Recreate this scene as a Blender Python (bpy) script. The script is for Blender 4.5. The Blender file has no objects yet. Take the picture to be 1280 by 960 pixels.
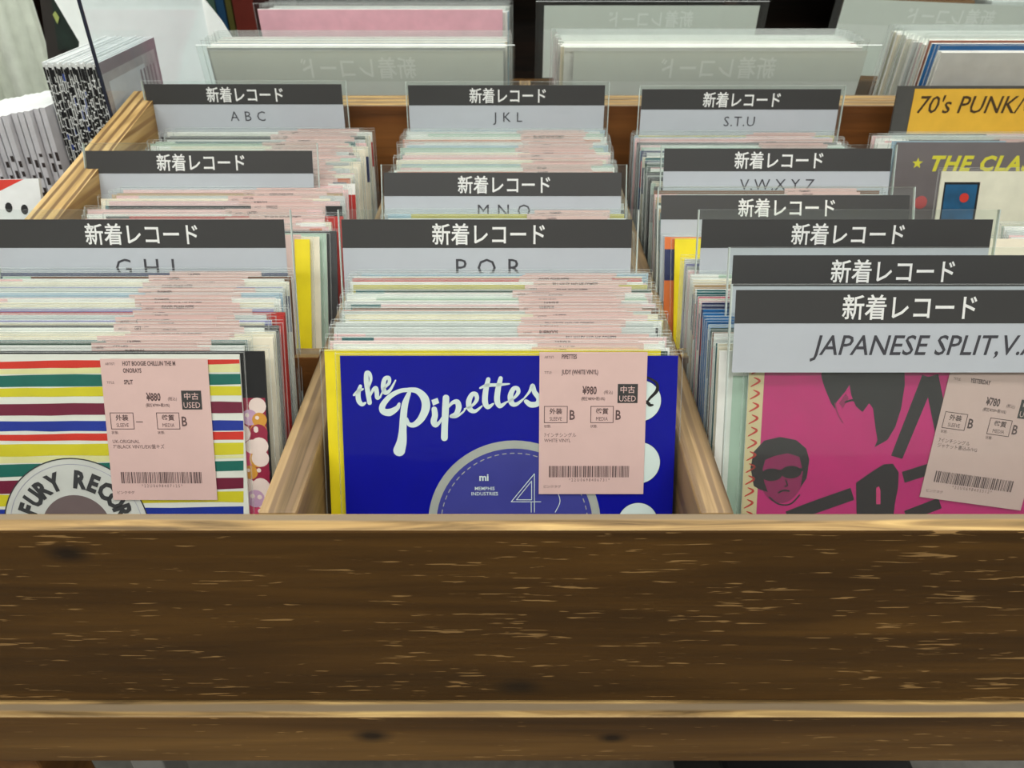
import bpy, bmesh, math, random
from mathutils import Vector, Matrix
from mathutils.geometry import tessellate_polygon

random.seed(11)
SC = bpy.context.scene
COL = SC.collection
R = math.radians

# ------------------------------------------------------------------ camera, light, exposure
ZC = 1.25                      # camera height; z values named "rel" below are relative to it
PITCH = R(33.8)
FPX = 961.0
ST, CT = math.sin(PITCH), math.cos(PITCH)

cam_data = bpy.data.cameras.new('camera')
cam_data.sensor_width = 36.0
cam_data.lens = FPX / 1280.0 * 36.0
cam_data.clip_start = 0.01
cam_data.dof.use_dof = True
cam_data.dof.focus_distance = 0.42
cam_data.dof.aperture_fstop = 20.0
cam = bpy.data.objects.new('camera', cam_data)
COL.objects.link(cam)
cam.location = (0, 0, ZC)
cam.rotation_euler = (R(90) - PITCH, 0, 0)
SC.camera = cam

world = bpy.data.worlds.new('world')
SC.world = world
world.use_nodes = True
world.node_tree.nodes['Background'].inputs[0].default_value = (0.85, 0.95, 0.97, 1)
world.node_tree.nodes['Background'].inputs[1].default_value = 0.35

SC.view_settings.view_transform = 'Standard'
SC.view_settings.look = 'None'
SC.view_settings.gamma = 1.0
SC.view_settings.use_curve_mapping = False
SC.view_settings.exposure = 0.0

LAMP_SPOTS = [(-0.95, 0.15), (0.55, 0.15), (-0.95, 1.35), (0.55, 1.35), (-0.95, -1.0), (0.55, -1.0), (1.95, 0.6)]  # the pair behind the camera is added fill for front board and large dividers
LAMP_POWER = [9.5, 9.5, 14, 14, 17, 17, 14]
CEIL = 2.75
for i, (lx, ly) in enumerate(LAMP_SPOTS):
    ld = bpy.data.lights.new('tube_light', 'AREA')
    ld.shape = 'RECTANGLE'
    ld.size, ld.size_y = 1.2, 0.25
    ld.energy = LAMP_POWER[i]
    ld.color = (1.0, 0.985, 0.94)
    lo = bpy.data.objects.new('tube_light', ld)
    COL.objects.link(lo)
    lo.location = (lx, ly, CEIL - 0.085)

try:
    SC.cycles.transparent_max_bounces = 32
    SC.cycles.max_bounces = 8
except Exception:
    pass


# ------------------------------------------------------------------ projection helpers (reading the place off the photograph)
def ray(px, py):
    u, v = (px - 640) / FPX, (py - 480) / FPX
    return Vector((u, CT - v * ST, -ST - v * CT))


def at_y(px, py, y):
    r = ray(px, py)
    return r * (y / r.y)


def proj(x, y, zrel):
    d = y * CT - zrel * ST
    yc = -y * ST - zrel * CT
    return 640 + FPX * x / d, 480 + FPX * yc / d


# ------------------------------------------------------------------ materials
def lin(c):
    c = c / 255.0
    return c / 12.92 if c <= 0.04045 else ((c + 0.055) / 1.055) ** 2.4


def rgb(r, g, b):
    return (lin(r), lin(g), lin(b), 1)


_mats = {}


def mat(name, col, rough=0.5, metallic=0.0, spec=0.4, var=0.04):
    """plain coloured paint / paper with a faint procedural mottling"""
    if name in _mats:
        return _mats[name]
    m = bpy.data.materials.new(name)
    m.use_nodes = True
    nt = m.node_tree
    b = nt.nodes['Principled BSDF']
    b.inputs['Roughness'].default_value = rough
    b.inputs['Metallic'].default_value = metallic
    b.inputs['Specular IOR Level'].default_value = spec
    c = rgb(*col)
    if var > 0:
        tc = nt.nodes.new('ShaderNodeTexCoord')
        nz = nt.nodes.new('ShaderNodeTexNoise')
        nz.inputs['Scale'].default_value = 60
        nz.inputs['Detail'].default_value = 3
        rp = nt.nodes.new('ShaderNodeValToRGB')
        rp.color_ramp.elements[0].position = 0.3
        rp.color_ramp.elements[1].position = 0.7
        rp.color_ramp.elements[0].color = tuple(x * (1 - var * 2) for x in c[:3]) + (1,)
        rp.color_ramp.elements[1].color = tuple(min(1, x * (1 + var)) for x in c[:3]) + (1,)
        nt.links.new(tc.outputs['Object'], nz.inputs['Vector'])
        nt.links.new(nz.outputs['Fac'], rp.inputs['Fac'])
        nt.links.new(rp.outputs['Color'], b.inputs['Base Color'])
    else:
        b.inputs['Base Color'].default_value = c
    _mats[name] = m
    return m


def clear(name, tint=(0.97, 0.985, 0.98), haze=0.06, gloss_rough=0.12, gloss=0.9, wrinkle=0.0, ior=1.45, hazecol=(0.9, 0.93, 0.92)):
    """thin clear plastic sheet: transparent + fresnel gloss + a little milky haze"""
    if name in _mats:
        return _mats[name]
    m = bpy.data.materials.new(name)
    m.use_nodes = True
    nt = m.node_tree
    nt.nodes.clear()
    N = nt.nodes.new
    out = N('ShaderNodeOutputMaterial')
    tr = N('ShaderNodeBsdfTransparent')
    tr.inputs[0].default_value = (*tint, 1)
    df = N('ShaderNodeBsdfDiffuse')
    df.inputs[0].default_value = (*hazecol, 1)
    gl = N('ShaderNodeBsdfGlossy')
    gl.inputs['Roughness'].default_value = gloss_rough
    gl.inputs['Color'].default_value = (gloss, gloss, gloss, 1)
    m1 = N('ShaderNodeMixShader')
    m1.inputs[0].default_value = haze
    nt.links.new(tr.outputs[0], m1.inputs[1])
    nt.links.new(df.outputs[0], m1.inputs[2])
    fr = N('ShaderNodeLayerWeight')          # same from both sides of the sheet
    fr.inputs['Blend'].default_value = 0.5
    pw = N('ShaderNodeMath')
    pw.operation = 'POWER'
    pw.inputs[1].default_value = 4.5
    nt.links.new(fr.outputs['Facing'], pw.inputs[0])
    ma = N('ShaderNodeMath')
    ma.operation = 'MULTIPLY_ADD'
    ma.inputs[1].default_value = 0.6
    ma.inputs[2].default_value = ((ior - 1) / (ior + 1)) ** 2
    nt.links.new(pw.outputs[0], ma.inputs[0])
    m2 = N('ShaderNodeMixShader')
    nt.links.new(ma.outputs[0], m2.inputs[0])
    nt.links.new(m1.outputs[0], m2.inputs[1])
    nt.links.new(gl.outputs[0], m2.inputs[2])
    if wrinkle > 0:
        tc = N('ShaderNodeTexCoord')
        mp = N('ShaderNodeMapping')
        mp.inputs['Scale'].default_value = (14, 14, 40)
        nz = N('ShaderNodeTexNoise')
        nz.inputs['Scale'].default_value = 1.6
        nz.inputs['Detail'].default_value = 2
        nz.inputs['Distortion'].default_value = 0.8
        bp = N('ShaderNodeBump')
        bp.inputs['Strength'].default_value = wrinkle
        bp.inputs['Distance'].default_value = 0.004
        nt.links.new(tc.outputs['Object'], mp.inputs[0])
        nt.links.new(mp.outputs[0], nz.inputs['Vector'])
        nt.links.new(nz.outputs['Fac'], bp.inputs['Height'])
        nt.links.new(bp.outputs[0], gl.inputs['Normal'])
        nt.links.new(bp.outputs[0], fr.inputs['Normal'])
    nt.links.new(m2.outputs[0], out.inputs[0])
    _mats[name] = m
    return m


def wood(name, dark, mid, light, axis=0, across=2, fleck=0.0, fleckcol=(190, 150, 95), ply=None, ply_axis=0, rough=0.5,
         grain=1.0, knots=(), spec=0.35, bump=0.25):
    """stained timber: grain stretched along `axis`; flecks where the stain chipped; optional ply layers across ply_axis"""
    m = bpy.data.materials.new(name)
    m.use_nodes = True
    nt = m.node_tree
    b = nt.nodes['Principled BSDF']
    b.inputs['Roughness'].default_value = rough
    b.inputs['Specular IOR Level'].default_value = spec
    N, L = nt.nodes.new, nt.links.new
    tc = N('ShaderNodeTexCoord')

    def stretched(along, acr, scale, detail, dist):
        mp = N('ShaderNodeMapping')
        s = [acr, acr, acr]
        s[axis] = along
        mp.inputs['Scale'].default_value = s
        L(tc.outputs['Object'], mp.inputs[0])
        nz = N('ShaderNodeTexNoise')
        nz.inputs['Scale'].default_value = scale
        nz.inputs['Detail'].default_value = detail
        nz.inputs['Distortion'].default_value = dist
        L(mp.outputs[0], nz.inputs['Vector'])
        return nz

    n1 = stretched(2.2, 26, 1.0 * grain, 6, 0.9)
    rp = N('ShaderNodeValToRGB')
    cr = rp.color_ramp
    cr.elements[0].position, cr.elements[0].color = 0.30, rgb(*dark)
    cr.elements[1].position, cr.elements[1].color = 0.72, rgb(*light)
    e = cr.elements.new(0.5)
    e.color = rgb(*mid)
    L(n1.outputs['Fac'], rp.inputs['Fac'])
    col = rp.outputs['Color']
    n2 = stretched(9, 190, 1.0, 4, 0.4)
    mx = N('ShaderNodeMix')
    mx.data_type = 'RGBA'
    mx.blend_type = 'OVERLAY'
    mx.inputs[0].default_value = 0.35
    L(col, mx.inputs[6])
    L(n2.outputs['Fac'], mx.inputs[7])
    col = mx.outputs[2]
    if ply:
        sp = N('ShaderNodeSeparateXYZ')
        L(tc.outputs['Object'], sp.inputs[0])
        ma = N('ShaderNodeMath')
        ma.operation = 'MULTIPLY_ADD'
        ma.inputs[1].default_value = 2 * math.pi / ply[0]
        n3 = stretched(8, 60, 1.0, 3, 0.2)
        sc_ = N('ShaderNodeMath')
        sc_.operation = 'MULTIPLY'
        sc_.inputs[1].default_value = 2.4
        L(n3.outputs['Fac'], sc_.inputs[0])
        L(sp.outputs[ply_axis], ma.inputs[0])
        L(sc_.outputs[0], ma.inputs[2])
        si = N('ShaderNodeMath')
        si.operation = 'SINE'
        ph = N('ShaderNodeMath')
        ph.operation = 'ADD'
        ph.inputs[1].default_value = ply[2] if len(ply) > 2 else 0.0
        L(ma.outputs[0], ph.inputs[0])
        L(ph.outputs[0], si.inputs[0])
        r2 = N('ShaderNodeValToRGB')
        r2.color_ramp.elements[0].position = 0.15
        r2.color_ramp.elements[1].position = 0.75
        r2.color_ramp.elements[0].color = (0, 0, 0, 1)
        r2.color_ramp.elements[1].color = (1, 1, 1, 1)
        L(si.outputs[0], r2.inputs['Fac'])
        m3 = N('ShaderNodeMix')
        m3.data_type = 'RGBA'
        L(r2.outputs['Color'], m3.inputs[0])
        L(col, m3.inputs[6])
        m3.inputs[7].default_value = rgb(*ply[1])
        col = m3.outputs[2]
    if fleck > 0:
        nf = stretched(46, 600, 1.0, 2, 0.3)
        nm = stretched(5, 14, 1.0, 2, 0.3)
        ad = N('ShaderNodeMath')
        ad.operation = 'MULTIPLY_ADD'
        ad.inputs[1].default_value = 0.16
        L(nm.outputs['Fac'], ad.inputs[0])
        L(nf.outputs['Fac'], ad.inputs[2])
        r3 = N('ShaderNodeValToRGB')
        r3.color_ramp.elements[0].position = 0.955 - fleck
        r3.color_ramp.elements[1].position = 1.0 - fleck
        r3.color_ramp.elements[0].color = (0, 0, 0, 1)
        r3.color_ramp.elements[1].color = (0.6, 0.6, 0.6, 1)
        L(ad.outputs[0], r3.inputs['Fac'])
        m4 = N('ShaderNodeMix')
        m4.data_type = 'RGBA'
        L(r3.outputs['Color'], m4.inputs[0])
        L(col, m4.inputs[6])
        m4.inputs[7].default_value = rgb(*fleckcol)
        col = m4.outputs[2]
    for (kx, ky, kz, kr) in knots:
        vm = N('ShaderNodeVectorMath')
        vm.operation = 'SUBTRACT'
        vm.inputs[1].default_value = (kx, ky, kz)
        L(tc.outputs['Object'], vm.inputs[0])
        v2 = N('ShaderNodeVectorMath')
        v2.operation = 'MULTIPLY'
        v2.inputs[1].default_value = (0.55, 0.0, 1.0)
        L(vm.outputs[0], v2.inputs[0])
        ln = N('ShaderNodeVectorMath')
        ln.operation = 'LENGTH'
        L(v2.outputs[0], ln.inputs[0])
        r4 = N('ShaderNodeValToRGB')
        r4.color_ramp.elements[0].position = 0.25
        r4.color_ramp.elements[1].position = 1.0
        r4.color_ramp.elements[0].color = (0.9, 0.9, 0.9, 1)
        r4.color_ramp.elements[1].color = (0, 0, 0, 1)
        dv = N('ShaderNodeMath')
        dv.operation = 'DIVIDE'
        dv.inputs[1].default_value = kr
        L(ln.outputs['Value'], dv.inputs[0])
        L(dv.outputs[0], r4.inputs['Fac'])
        m5 = N('ShaderNodeMix')
        m5.data_type = 'RGBA'
        L(r4.outputs['Color'], m5.inputs[0])
        L(col, m5.inputs[6])
        m5.inputs[7].default_value = rgb(28, 17, 6)
        col = m5.outputs[2]
    L(col, b.inputs['Base Color'])
    bp = N('ShaderNodeBump')
    bp.inputs['Strength'].default_value = bump
    bp.inputs['Distance'].default_value = 0.001
    L(n2.outputs['Fac'], bp.inputs['Height'])
    L(bp.outputs[0], b.inputs['Normal'])
    return m


M_PLASTIC = clear('clear sleeve plastic', tint=(0.985, 0.99, 0.988), haze=0.005, gloss_rough=0.1, wrinkle=0.25, ior=1.22)
M_PLASTIC_EDGE = clear('clear sleeve plastic fold', tint=(0.9, 0.94, 0.93), haze=0.25, gloss_rough=0.2)
M_ACRYL = clear('clear acrylic plate', tint=(0.95, 0.975, 0.965), haze=0.022, gloss_rough=0.05, ior=1.3)
M_ACRYL_EDGE = mat('acrylic edge', (242, 248, 246), 0.2, var=0)
M_ACRYL_SIDE = mat('acrylic side edge', (196, 208, 203), 0.2, var=0)
M_PINK = mat('pink tag paper', (213, 183, 177), 0.7, spec=0.2, var=0.015)
M_INK = mat('black print', (52, 44, 44), 0.6, var=0)
M_TAGINK = mat('faded thermal print', (92, 72, 72), 0.7, var=0)
M_HEAD = mat('charcoal printed header', (58, 58, 58), 0.45, var=0)
M_HEADTXT = mat('white print', (228, 230, 228), 0.5, var=0)
M_CARD = mat('white divider card', (180, 186, 193), 0.6, var=0.01)
M_CARDINK = mat('dark grey print', (62, 62, 68), 0.6, var=0)
M_PAPER = mat('white paper edge', (240, 240, 233), 0.7)

PAL = {  # name: colour, weight for the plain sleeves
    'white': ((242, 242, 237), 8), 'cream': ((238, 230, 208), 6), 'pale grey': ((206, 210, 208), 6),
    'pale pink': ((238, 200, 200), 4), 'mint green': ((182, 205, 188), 3), 'pale blue': ((160, 188, 206), 3),
    'tan': ((196, 164, 122), 2), 'dark green': ((52, 78, 66), 2), 'teal': ((24, 98, 102), 2),
    'charcoal grey': ((66, 66, 68), 3), 'salmon': ((206, 126, 96), 1), 'olive yellow': ((192, 182, 84), 1),
    'lilac': ((150, 148, 196), 1), 'brown': ((118, 78, 54), 1), 'navy blue': ((34, 44, 92), 1), 'red': ((188, 46, 40), 1),
    'black': ((26, 24, 26), 1), 'yellow': ((244, 224, 20), 0), 'bright blue': ((16, 104, 168), 0), 'orange': ((226, 120, 60), 0),
    'hot pink': ((226, 90, 120), 0), 'rose pink': ((246, 196, 210), 0),
}
for k_, (c_, w_) in PAL.items():
    mat(k_ + ' sleeve card', c_, 0.5)


# ------------------------------------------------------------------ mesh builder
class MB:
    def __init__(self):
        self.v, self.f, self.m, self.mats = [], [], [], []

    def mi(self, m):
        if m not in self.mats:
            self.mats.append(m)
        return self.mats.index(m)

    def add(self, verts, faces, m):
        o = len(self.v)
        self.v += [tuple(p) for p in verts]
        i = self.mi(m)
        for f in faces:
            self.f.append(tuple(o + k for k in f))
            self.m.append(i)

    def box(self, x0, x1, y0, y1, z0, z1, m, front=None, top=None, bevel=0.0, back=None):
        if bevel > 0:
            bm = bmesh.new()
            bmesh.ops.create_cube(bm, size=1)
            for v in bm.verts:
                v.co = Vector(((x0 + x1) / 2 + v.co.x * (x1 - x0), (y0 + y1) / 2 + v.co.y * (y1 - y0), (z0 + z1) / 2 + v.co.z * (z1 - z0)))
            bmesh.ops.bevel(bm, geom=list(bm.edges), offset=bevel, segments=2, affect='EDGES', profile=0.5)
            self.bm(bm, m, top)
            return
        vs = [(x0, y0, z0), (x1, y0, z0), (x1, y1, z0), (x0, y1, z0), (x0, y0, z1), (x1, y0, z1), (x1, y1, z1), (x0, y1, z1)]
        self.add(vs, [(0, 3, 2, 1), (1, 2, 6, 5), (3, 0, 4, 7)], m)
        self.add(vs, [(0, 1, 5, 4)], front or m)
        self.add(vs, [(2, 3, 7, 6)], back or m)
        self.add(vs, [(4, 5, 6, 7)], top or m)

    def bm(self, bm, m, top=None):
        bm.verts.index_update()
        bm.normal_update()
        vs = [v.co.copy() for v in bm.verts]
        a, b = [], []
        for f in bm.faces:
            (b if top and f.normal.z > 0.6 else a).append([v.index for v in f.verts])
        self.add(vs, a, m)
        if b:
            self.add(vs, b, top)
        bm.free()

    # flat shapes printed on the front face of an upright card (u right, v up, w towards the viewer)
    def poly(self, pts, w, m):
        vs = [(u, -w, v) for u, v in pts]
        tri = tessellate_polygon([[Vector((u, v, 0)) for u, v in pts]])
        fs = []
        for t in tri:
            a, b, c = [Vector((pts[i][0], pts[i][1])) for i in t]
            cr = (b - a).cross(c - a) if hasattr((b - a), 'cross') else 0
            fs.append(t if cr > 0 else (t[0], t[2], t[1]))
        self.add(vs, fs, m)

    def rect(self, u0, u1, v0, v1, w, m):
        self.poly([(u0, v0), (u1, v0), (u1, v1), (u0, v1)], w, m)

    def disc(self, cu, cv, r, w, m, n=40, ru=None, clip=None):
        pts = [(cu + (ru or r) * math.cos(2 * math.pi * i / n), cv + r * math.sin(2 * math.pi * i / n)) for i in range(n)]
        if clip:
            pts = [(min(max(a, clip[0]), clip[1]), min(max(b, clip[2]), clip[3])) for a, b in pts]
            q = []
            for p in pts:
                if not q or (abs(p[0] - q[-1][0]) + abs(p[1] - q[-1][1])) > 1e-7:
                    q.append(p)
            pts = q
        self.poly(pts, w, m)

    def ring(self, cu, cv, r0, r1, w, m, n=72, a0=0.0, a1=2 * math.pi):
        vs, fs = [], []
        for i in range(n + 1):
            a = a0 + (a1 - a0) * i / n
            for r in (r0, r1):
                vs.append((cu + r * math.cos(a), -w, cv + r * math.sin(a)))
        for i in range(n):
            fs.append((2 * i, 2 * i + 1, 2 * i + 3, 2 * i + 2))
        self.add(vs, fs, m)

    def stroke(self, pts, widths, w, m, sub=8, caps=True):
        """smooth ribbon through pts (u,v); width may vary"""
        if not isinstance(widths, (list, tuple)):
            widths = [widths] * len(pts)
        P = [Vector(p) for p in pts]
        out = []
        n = len(P)
        for i in range(n - 1):
            p0, p1, p2, p3 = P[max(i - 1, 0)], P[i], P[i + 1], P[min(i + 2, n - 1)]
            for k in range(sub):
                t = k / sub
                q = 0.5 * ((2 * p1) + (p2 - p0) * t + (2 * p0 - 5 * p1 + 4 * p2 - p3) * t * t + (3 * p1 - p0 - 3 * p2 + p3) * t ** 3)
                out.append((q, widths[i] * (1 - t) + widths[i + 1] * t))
        out.append((P[-1], widths[-1]))
        vs, fs = [], []
        for i, (q, wd) in enumerate(out):
            a = out[max(i - 1, 0)][0]
            c = out[min(i + 1, len(out) - 1)][0]
            d = (c - a)
            if d.length < 1e-9:
                d = Vector((1, 0))
            d.normalize()
            nn = Vector((-d.y, d.x)) * wd / 2
            vs += [(q.x + nn.x, -w, q.y + nn.y), (q.x - nn.x, -w, q.y - nn.y)]
        for i in range(len(out) - 1):
            fs.append((2 * i, 2 * i + 1, 2 * i + 3, 2 * i + 2))
        self.add(vs, fs, m)
        if caps:
            for q, wd in (out[0], out[-1]):
                self.disc(q.x, q.y, wd / 2, w + 0.00001, m, 12)

    def text(self, s, u, v, size, w, m, align='L', bold=0.0, shear=0.0, rot=0.0, sx=1.0, mirror=False, spacing=1.0):
        vs, fs, wd = text2d(s, bold, shear, spacing)
        k = size
        off = {'L': 0, 'C': -wd / 2, 'R': -wd}[align]
        c, sn = math.cos(rot), math.sin(rot)
        pts = []
        for x, y in vs:
            a, b = (x + off) * k * sx, y * k
            if mirror:
                a = -a
            pts.append((u + a * c - b * sn, -w, v + a * sn + b * c))
        self.add(pts, [tuple(reversed(f)) for f in fs] if mirror else fs, m)

    def build(self, name, parent=None, smooth=False):
        me = bpy.data.meshes.new(name)
        me.from_pydata(self.v, [], self.f)
        for m in self.mats:
            me.materials.append(m)
        me.polygons.foreach_set('material_index', self.m)
        if smooth:
            me.polygons.foreach_set('use_smooth', [True] * len(self.f))
        me.update()
        o = bpy.data.objects.new(name, me)
        COL.objects.link(o)
        if parent:
            o.parent = parent
        return o

    def mesh(self, name):
        o = self.build(name)
        me = o.data
        bpy.data.objects.remove(o)
        return me


_txt = {}


def text2d(s, bold=0.0, shear=0.0, spacing=1.0):
    key = (s, bold, shear, spacing)
    if key not in _txt:
        cu = bpy.data.curves.new('lettering', 'FONT')
        cu.body = s
        cu.size = 1.0
        cu.offset = bold
        cu.shear = shear
        cu.space_character = spacing
        cu.resolution_u = 2
        o = bpy.data.objects.new('lettering', cu)
        COL.objects.link(o)
        dg = bpy.context.evaluated_depsgraph_get()
        me = o.evaluated_get(dg).to_mesh()
        vs = [(v.co.x, v.co.y) for v in me.vertices]
        fs = []
        for p in me.polygons:
            f = tuple(p.vertices)
            fs.append(f if p.normal.z >= 0 else tuple(reversed(f)))
        x0 = min((v[0] for v in vs), default=0)
        wd = max((v[0] for v in vs), default=0) - x0
        vs = [(a - x0, b) for a, b in vs]
        o.evaluated_get(dg).to_mesh_clear()
        bpy.data.objects.remove(o)
        bpy.data.curves.remove(cu)
        _txt[key] = (vs, fs, wd)
    return _txt[key]


def tag(o, label=None, cat=None, group=None, kind=None):
    if label:
        o['label'] = label
    if cat:
        o['category'] = cat
    if group:
        o['group'] = group
    if kind:
        o['kind'] = kind
    return o


def empty(name, loc, rot=(0, 0, 0)):
    o = bpy.data.objects.new(name, None)
    o.empty_display_size = 0.02
    COL.objects.link(o)
    o.location = loc
    o.rotation_euler = rot
    return o


def inst(name, me, parent):
    o = bpy.data.objects.new(name, me)
    COL.objects.link(o)
    o.parent = parent
    return o


ORD = ('first second third fourth fifth sixth seventh eighth ninth tenth eleventh twelfth thirteenth fourteenth fifteenth '
       'sixteenth seventeenth eighteenth nineteenth').split()
TENS = {2: ('twenty', 'twentieth'), 3: ('thirty', 'thirtieth'), 4: ('forty', 'fortieth'), 5: ('fifty', 'fiftieth')}


def ordinal(n):
    if n < 20:
        return ORD[n - 1]
    t, u = divmod(n, 10)
    return TENS[t][1] if u == 0 else TENS[t][0] + '-' + ORD[u - 1]


# ------------------------------------------------------------------ measurements of the record crate (metres, z relative to the camera)
FLOOR_Z = -0.388               # inside bottom of the crate
TOP_Z = -0.262                 # top of front board, partitions, cross bar
Y_FRONT = 0.278                # inner face of the front board
Y_BAR0, Y_BAR1 = 0.424, 0.436
Y_BACK = 0.768
BINS = {'left': (-0.337, -0.1252), 'middle': (-0.106, 0.0926), 'right': (0.1095, 0.3085), 'far right': (0.3265, 0.560)}

# ------------------------------------------------------------------ room
M_FLOOR = mat('grey vinyl floor', (120, 118, 112), 0.45, var=0.08)
M_WALL = mat('off white wall paint', (200, 200, 192), 0.8, var=0.03)
M_CEIL = mat('white ceiling tile', (215, 215, 210), 0.8, var=0.03)
XL, XR, YB, YF = -2.6, 3.0, 2.9, -2.2
for nm, bx, m in (
        ('floor', (XL, XR, YF, YB, -0.05, 0.0), M_FLOOR), ('ceiling', (XL, XR, YF, YB, CEIL, CEIL + 0.05), M_CEIL),
        ('wall_back', (XL, XR, YB, YB + 0.05, 0, CEIL), M_WALL), ('wall_front', (XL, XR, YF - 0.05, YF, 0, CEIL), M_WALL),
        ('wall_left', (XL - 0.05, XL, YF, YB, 0, CEIL), M_WALL), ('wall_right', (XR, XR + 0.05, YF, YB, 0, CEIL), M_WALL)):
    b = MB()
    b.box(*bx, m)
    tag(b.build(nm), kind='structure')

M_LAMP = bpy.data.materials.new('glowing tube')
M_LAMP.use_nodes = True
M_LAMP.node_tree.nodes['Principled BSDF'].inputs['Emission Color'].default_value = (1, 0.98, 0.94, 1)
M_LAMP.node_tree.nodes['Principled BSDF'].inputs['Emission Strength'].default_value = 6.0
M_LAMPBODY = mat('white lamp housing', (230, 230, 228), 0.4)
lamp_words = ['over the flyer table', 'over the record crate', 'beyond the flyer table', 'beyond the large record crate',
              'added as fill behind the camera on the flyer table side', 'added as fill behind the camera on the crate side', 'over the aisle at the end of the crate']
for i, (lx, ly) in enumerate(LAMP_SPOTS):
    t = empty('ceiling_light', (lx, ly, CEIL))
    tag(t, 'white fluorescent ceiling light ' + lamp_words[i], 'lamp', 'fluorescent ceiling lights')
    b = MB()
    b.box(-0.63, 0.63, -0.14, 0.14, -0.05, 0, M_LAMPBODY, bevel=0.006)
    b.build('housing', t)
    for yy in (-0.07, 0.07):
        b = MB()
        n = 12
        vs, fs = [], []
        for s in (-0.6, 0.6):
            for k in range(n):
                a = 2 * math.pi * k / n
                vs.append((s, yy + 0.013 * math.cos(a), -0.063 + 0.013 * math.sin(a)))
        for k in range(n):
            fs.append((k, (k + 1) % n, n + (k + 1) % n, n + k))
        fs += [tuple(range(n))[::-1], tuple(range(n, 2 * n))]
        b.add(vs, fs, M_LAMP)
        b.build('tube', t)

# ------------------------------------------------------------------ the record crate
kz = ZC
M_FRONT = wood('dark stained front timber', (64, 41, 9), (80, 53, 15), (99, 68, 24), axis=0, fleck=0.222, grain=1.5,
               knots=((-0.217, 0.25, 0.9725, 0.008), (0.0035, 0.25, 0.866, 0.009)))
M_EDGE_X = wood('pale worn ply edge lengthwise', (92, 72, 42), (158, 128, 80), (206, 174, 112), axis=0, ply=(0.013, (128, 112, 88), -0.58), ply_axis=1, grain=5)
M_EDGE_Y = wood('pale worn ply edge in depth', (78, 62, 42), (136, 112, 78), (194, 164, 118), axis=1, ply=(0.0085, (120, 98, 72)), ply_axis=0, grain=2.6)
M_EDGE_SIDE = wood('banded ply edge', (120, 92, 50), (178, 146, 88), (214, 184, 128), axis=1, ply=(0.0085, (112, 82, 44)), ply_axis=0, grain=1.8)
M_SIDE_PLY = wood('pale ply side', (124, 94, 50), (174, 140, 84), (204, 172, 116), axis=1, ply=(0.011, (140, 106, 60)), ply_axis=2, grain=1.8)
M_INNER = wood('brown inside timber', (60, 36, 14), (104, 66, 30), (134, 90, 44), axis=1)
M_INNER_X = wood('brown back timber', (84, 50, 22), (118, 72, 32), (140, 90, 44), axis=0)
M_SIDE = wood('worn side timber', (98, 76, 46), (140, 112, 72), (172, 144, 100), axis=1)
M_RAIL = wood('brown rail timber', (64, 42, 16), (96, 66, 28), (126, 92, 46), axis=0, fleck=0.19,
              knots=((-0.081, 0.25, 0.834, 0.008), (0.058, 0.25, 0.832, 0.006)))

crate = empty('record_crate', (0, 0.5, ZC + FLOOR_Z - 0.012))
tag(crate, 'brown stained wooden record crate with four bins of small records', 'crate')


def part(mb, name, parent):
    o = mb.build(name)
    o.parent = parent
    o.matrix_parent_inverse = Matrix.Translation(parent.location).inverted()
    return o


X0, X1 = -0.362, 0.585
b = MB()
b.box(X0, X1, 0.2658, Y_FRONT, ZC - 0.3975, ZC + TOP_Z, M_FRONT, top=M_EDGE_X, bevel=0.0016)
tag(part(b, 'front_panel', crate), 'dark front board with chipped stain')
b = MB()
b.box(X0, X1, Y_FRONT, Y_BACK, ZC + FLOOR_Z - 0.0095, ZC + FLOOR_Z - 0.0005, M_INNER)
part(b, 'bottom_panel', crate)
b = MB()
b.box(X0, X1, Y_BACK, Y_BACK + 0.022, ZC + FLOOR_Z - 0.0095, ZC - 0.19, M_INNER_X, top=M_EDGE_X, bevel=0.001)
part(b, 'back_panel', crate)
for (xa, xb) in ((X0, -0.337), (0.560, X1)):      # outer sides rise towards the back
    prof = [(Y_FRONT, FLOOR_Z - 0.0095), (Y_BACK, FLOOR_Z - 0.0095), (Y_BACK, -0.1765), (Y_FRONT, TOP_Z)]
    vs = [(xa, y, ZC + z) for y, z in prof] + [(xb, y, ZC + z) for y, z in prof]
    b = MB()
    b.add(vs, [(0, 1, 2, 3), (7, 6, 5, 4), (0, 4, 5, 1), (1, 5, 6, 2), (3, 7, 4, 0)], M_SIDE_PLY)
    b.add(vs, [(2, 6, 7, 3)], M_EDGE_SIDE)
    part(b, 'side_panel', crate)
for (xa, xb) in ((-0.1252, -0.106), (0.0926, 0.1095), (0.3085, 0.3265)):
    b = MB()
    b.box(xa, xb, Y_FRONT + 0.0005, Y_BACK - 0.0005, ZC + FLOOR_Z, ZC + TOP_Z - 0.0006, M_SIDE, top=M_EDGE_Y, bevel=0.0018)
    part(b, 'partition', crate)
for k, (xa, xb) in BINS.items():
    b = MB()
    b.box(xa + 0.0003, xb - 0.0003, Y_BAR0, Y_BAR1, ZC + FLOOR_Z, ZC + TOP_Z - 0.001, M_INNER_X, top=M_EDGE_X, bevel=0.001)
    part(b, 'cross_panel', crate)

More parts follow.
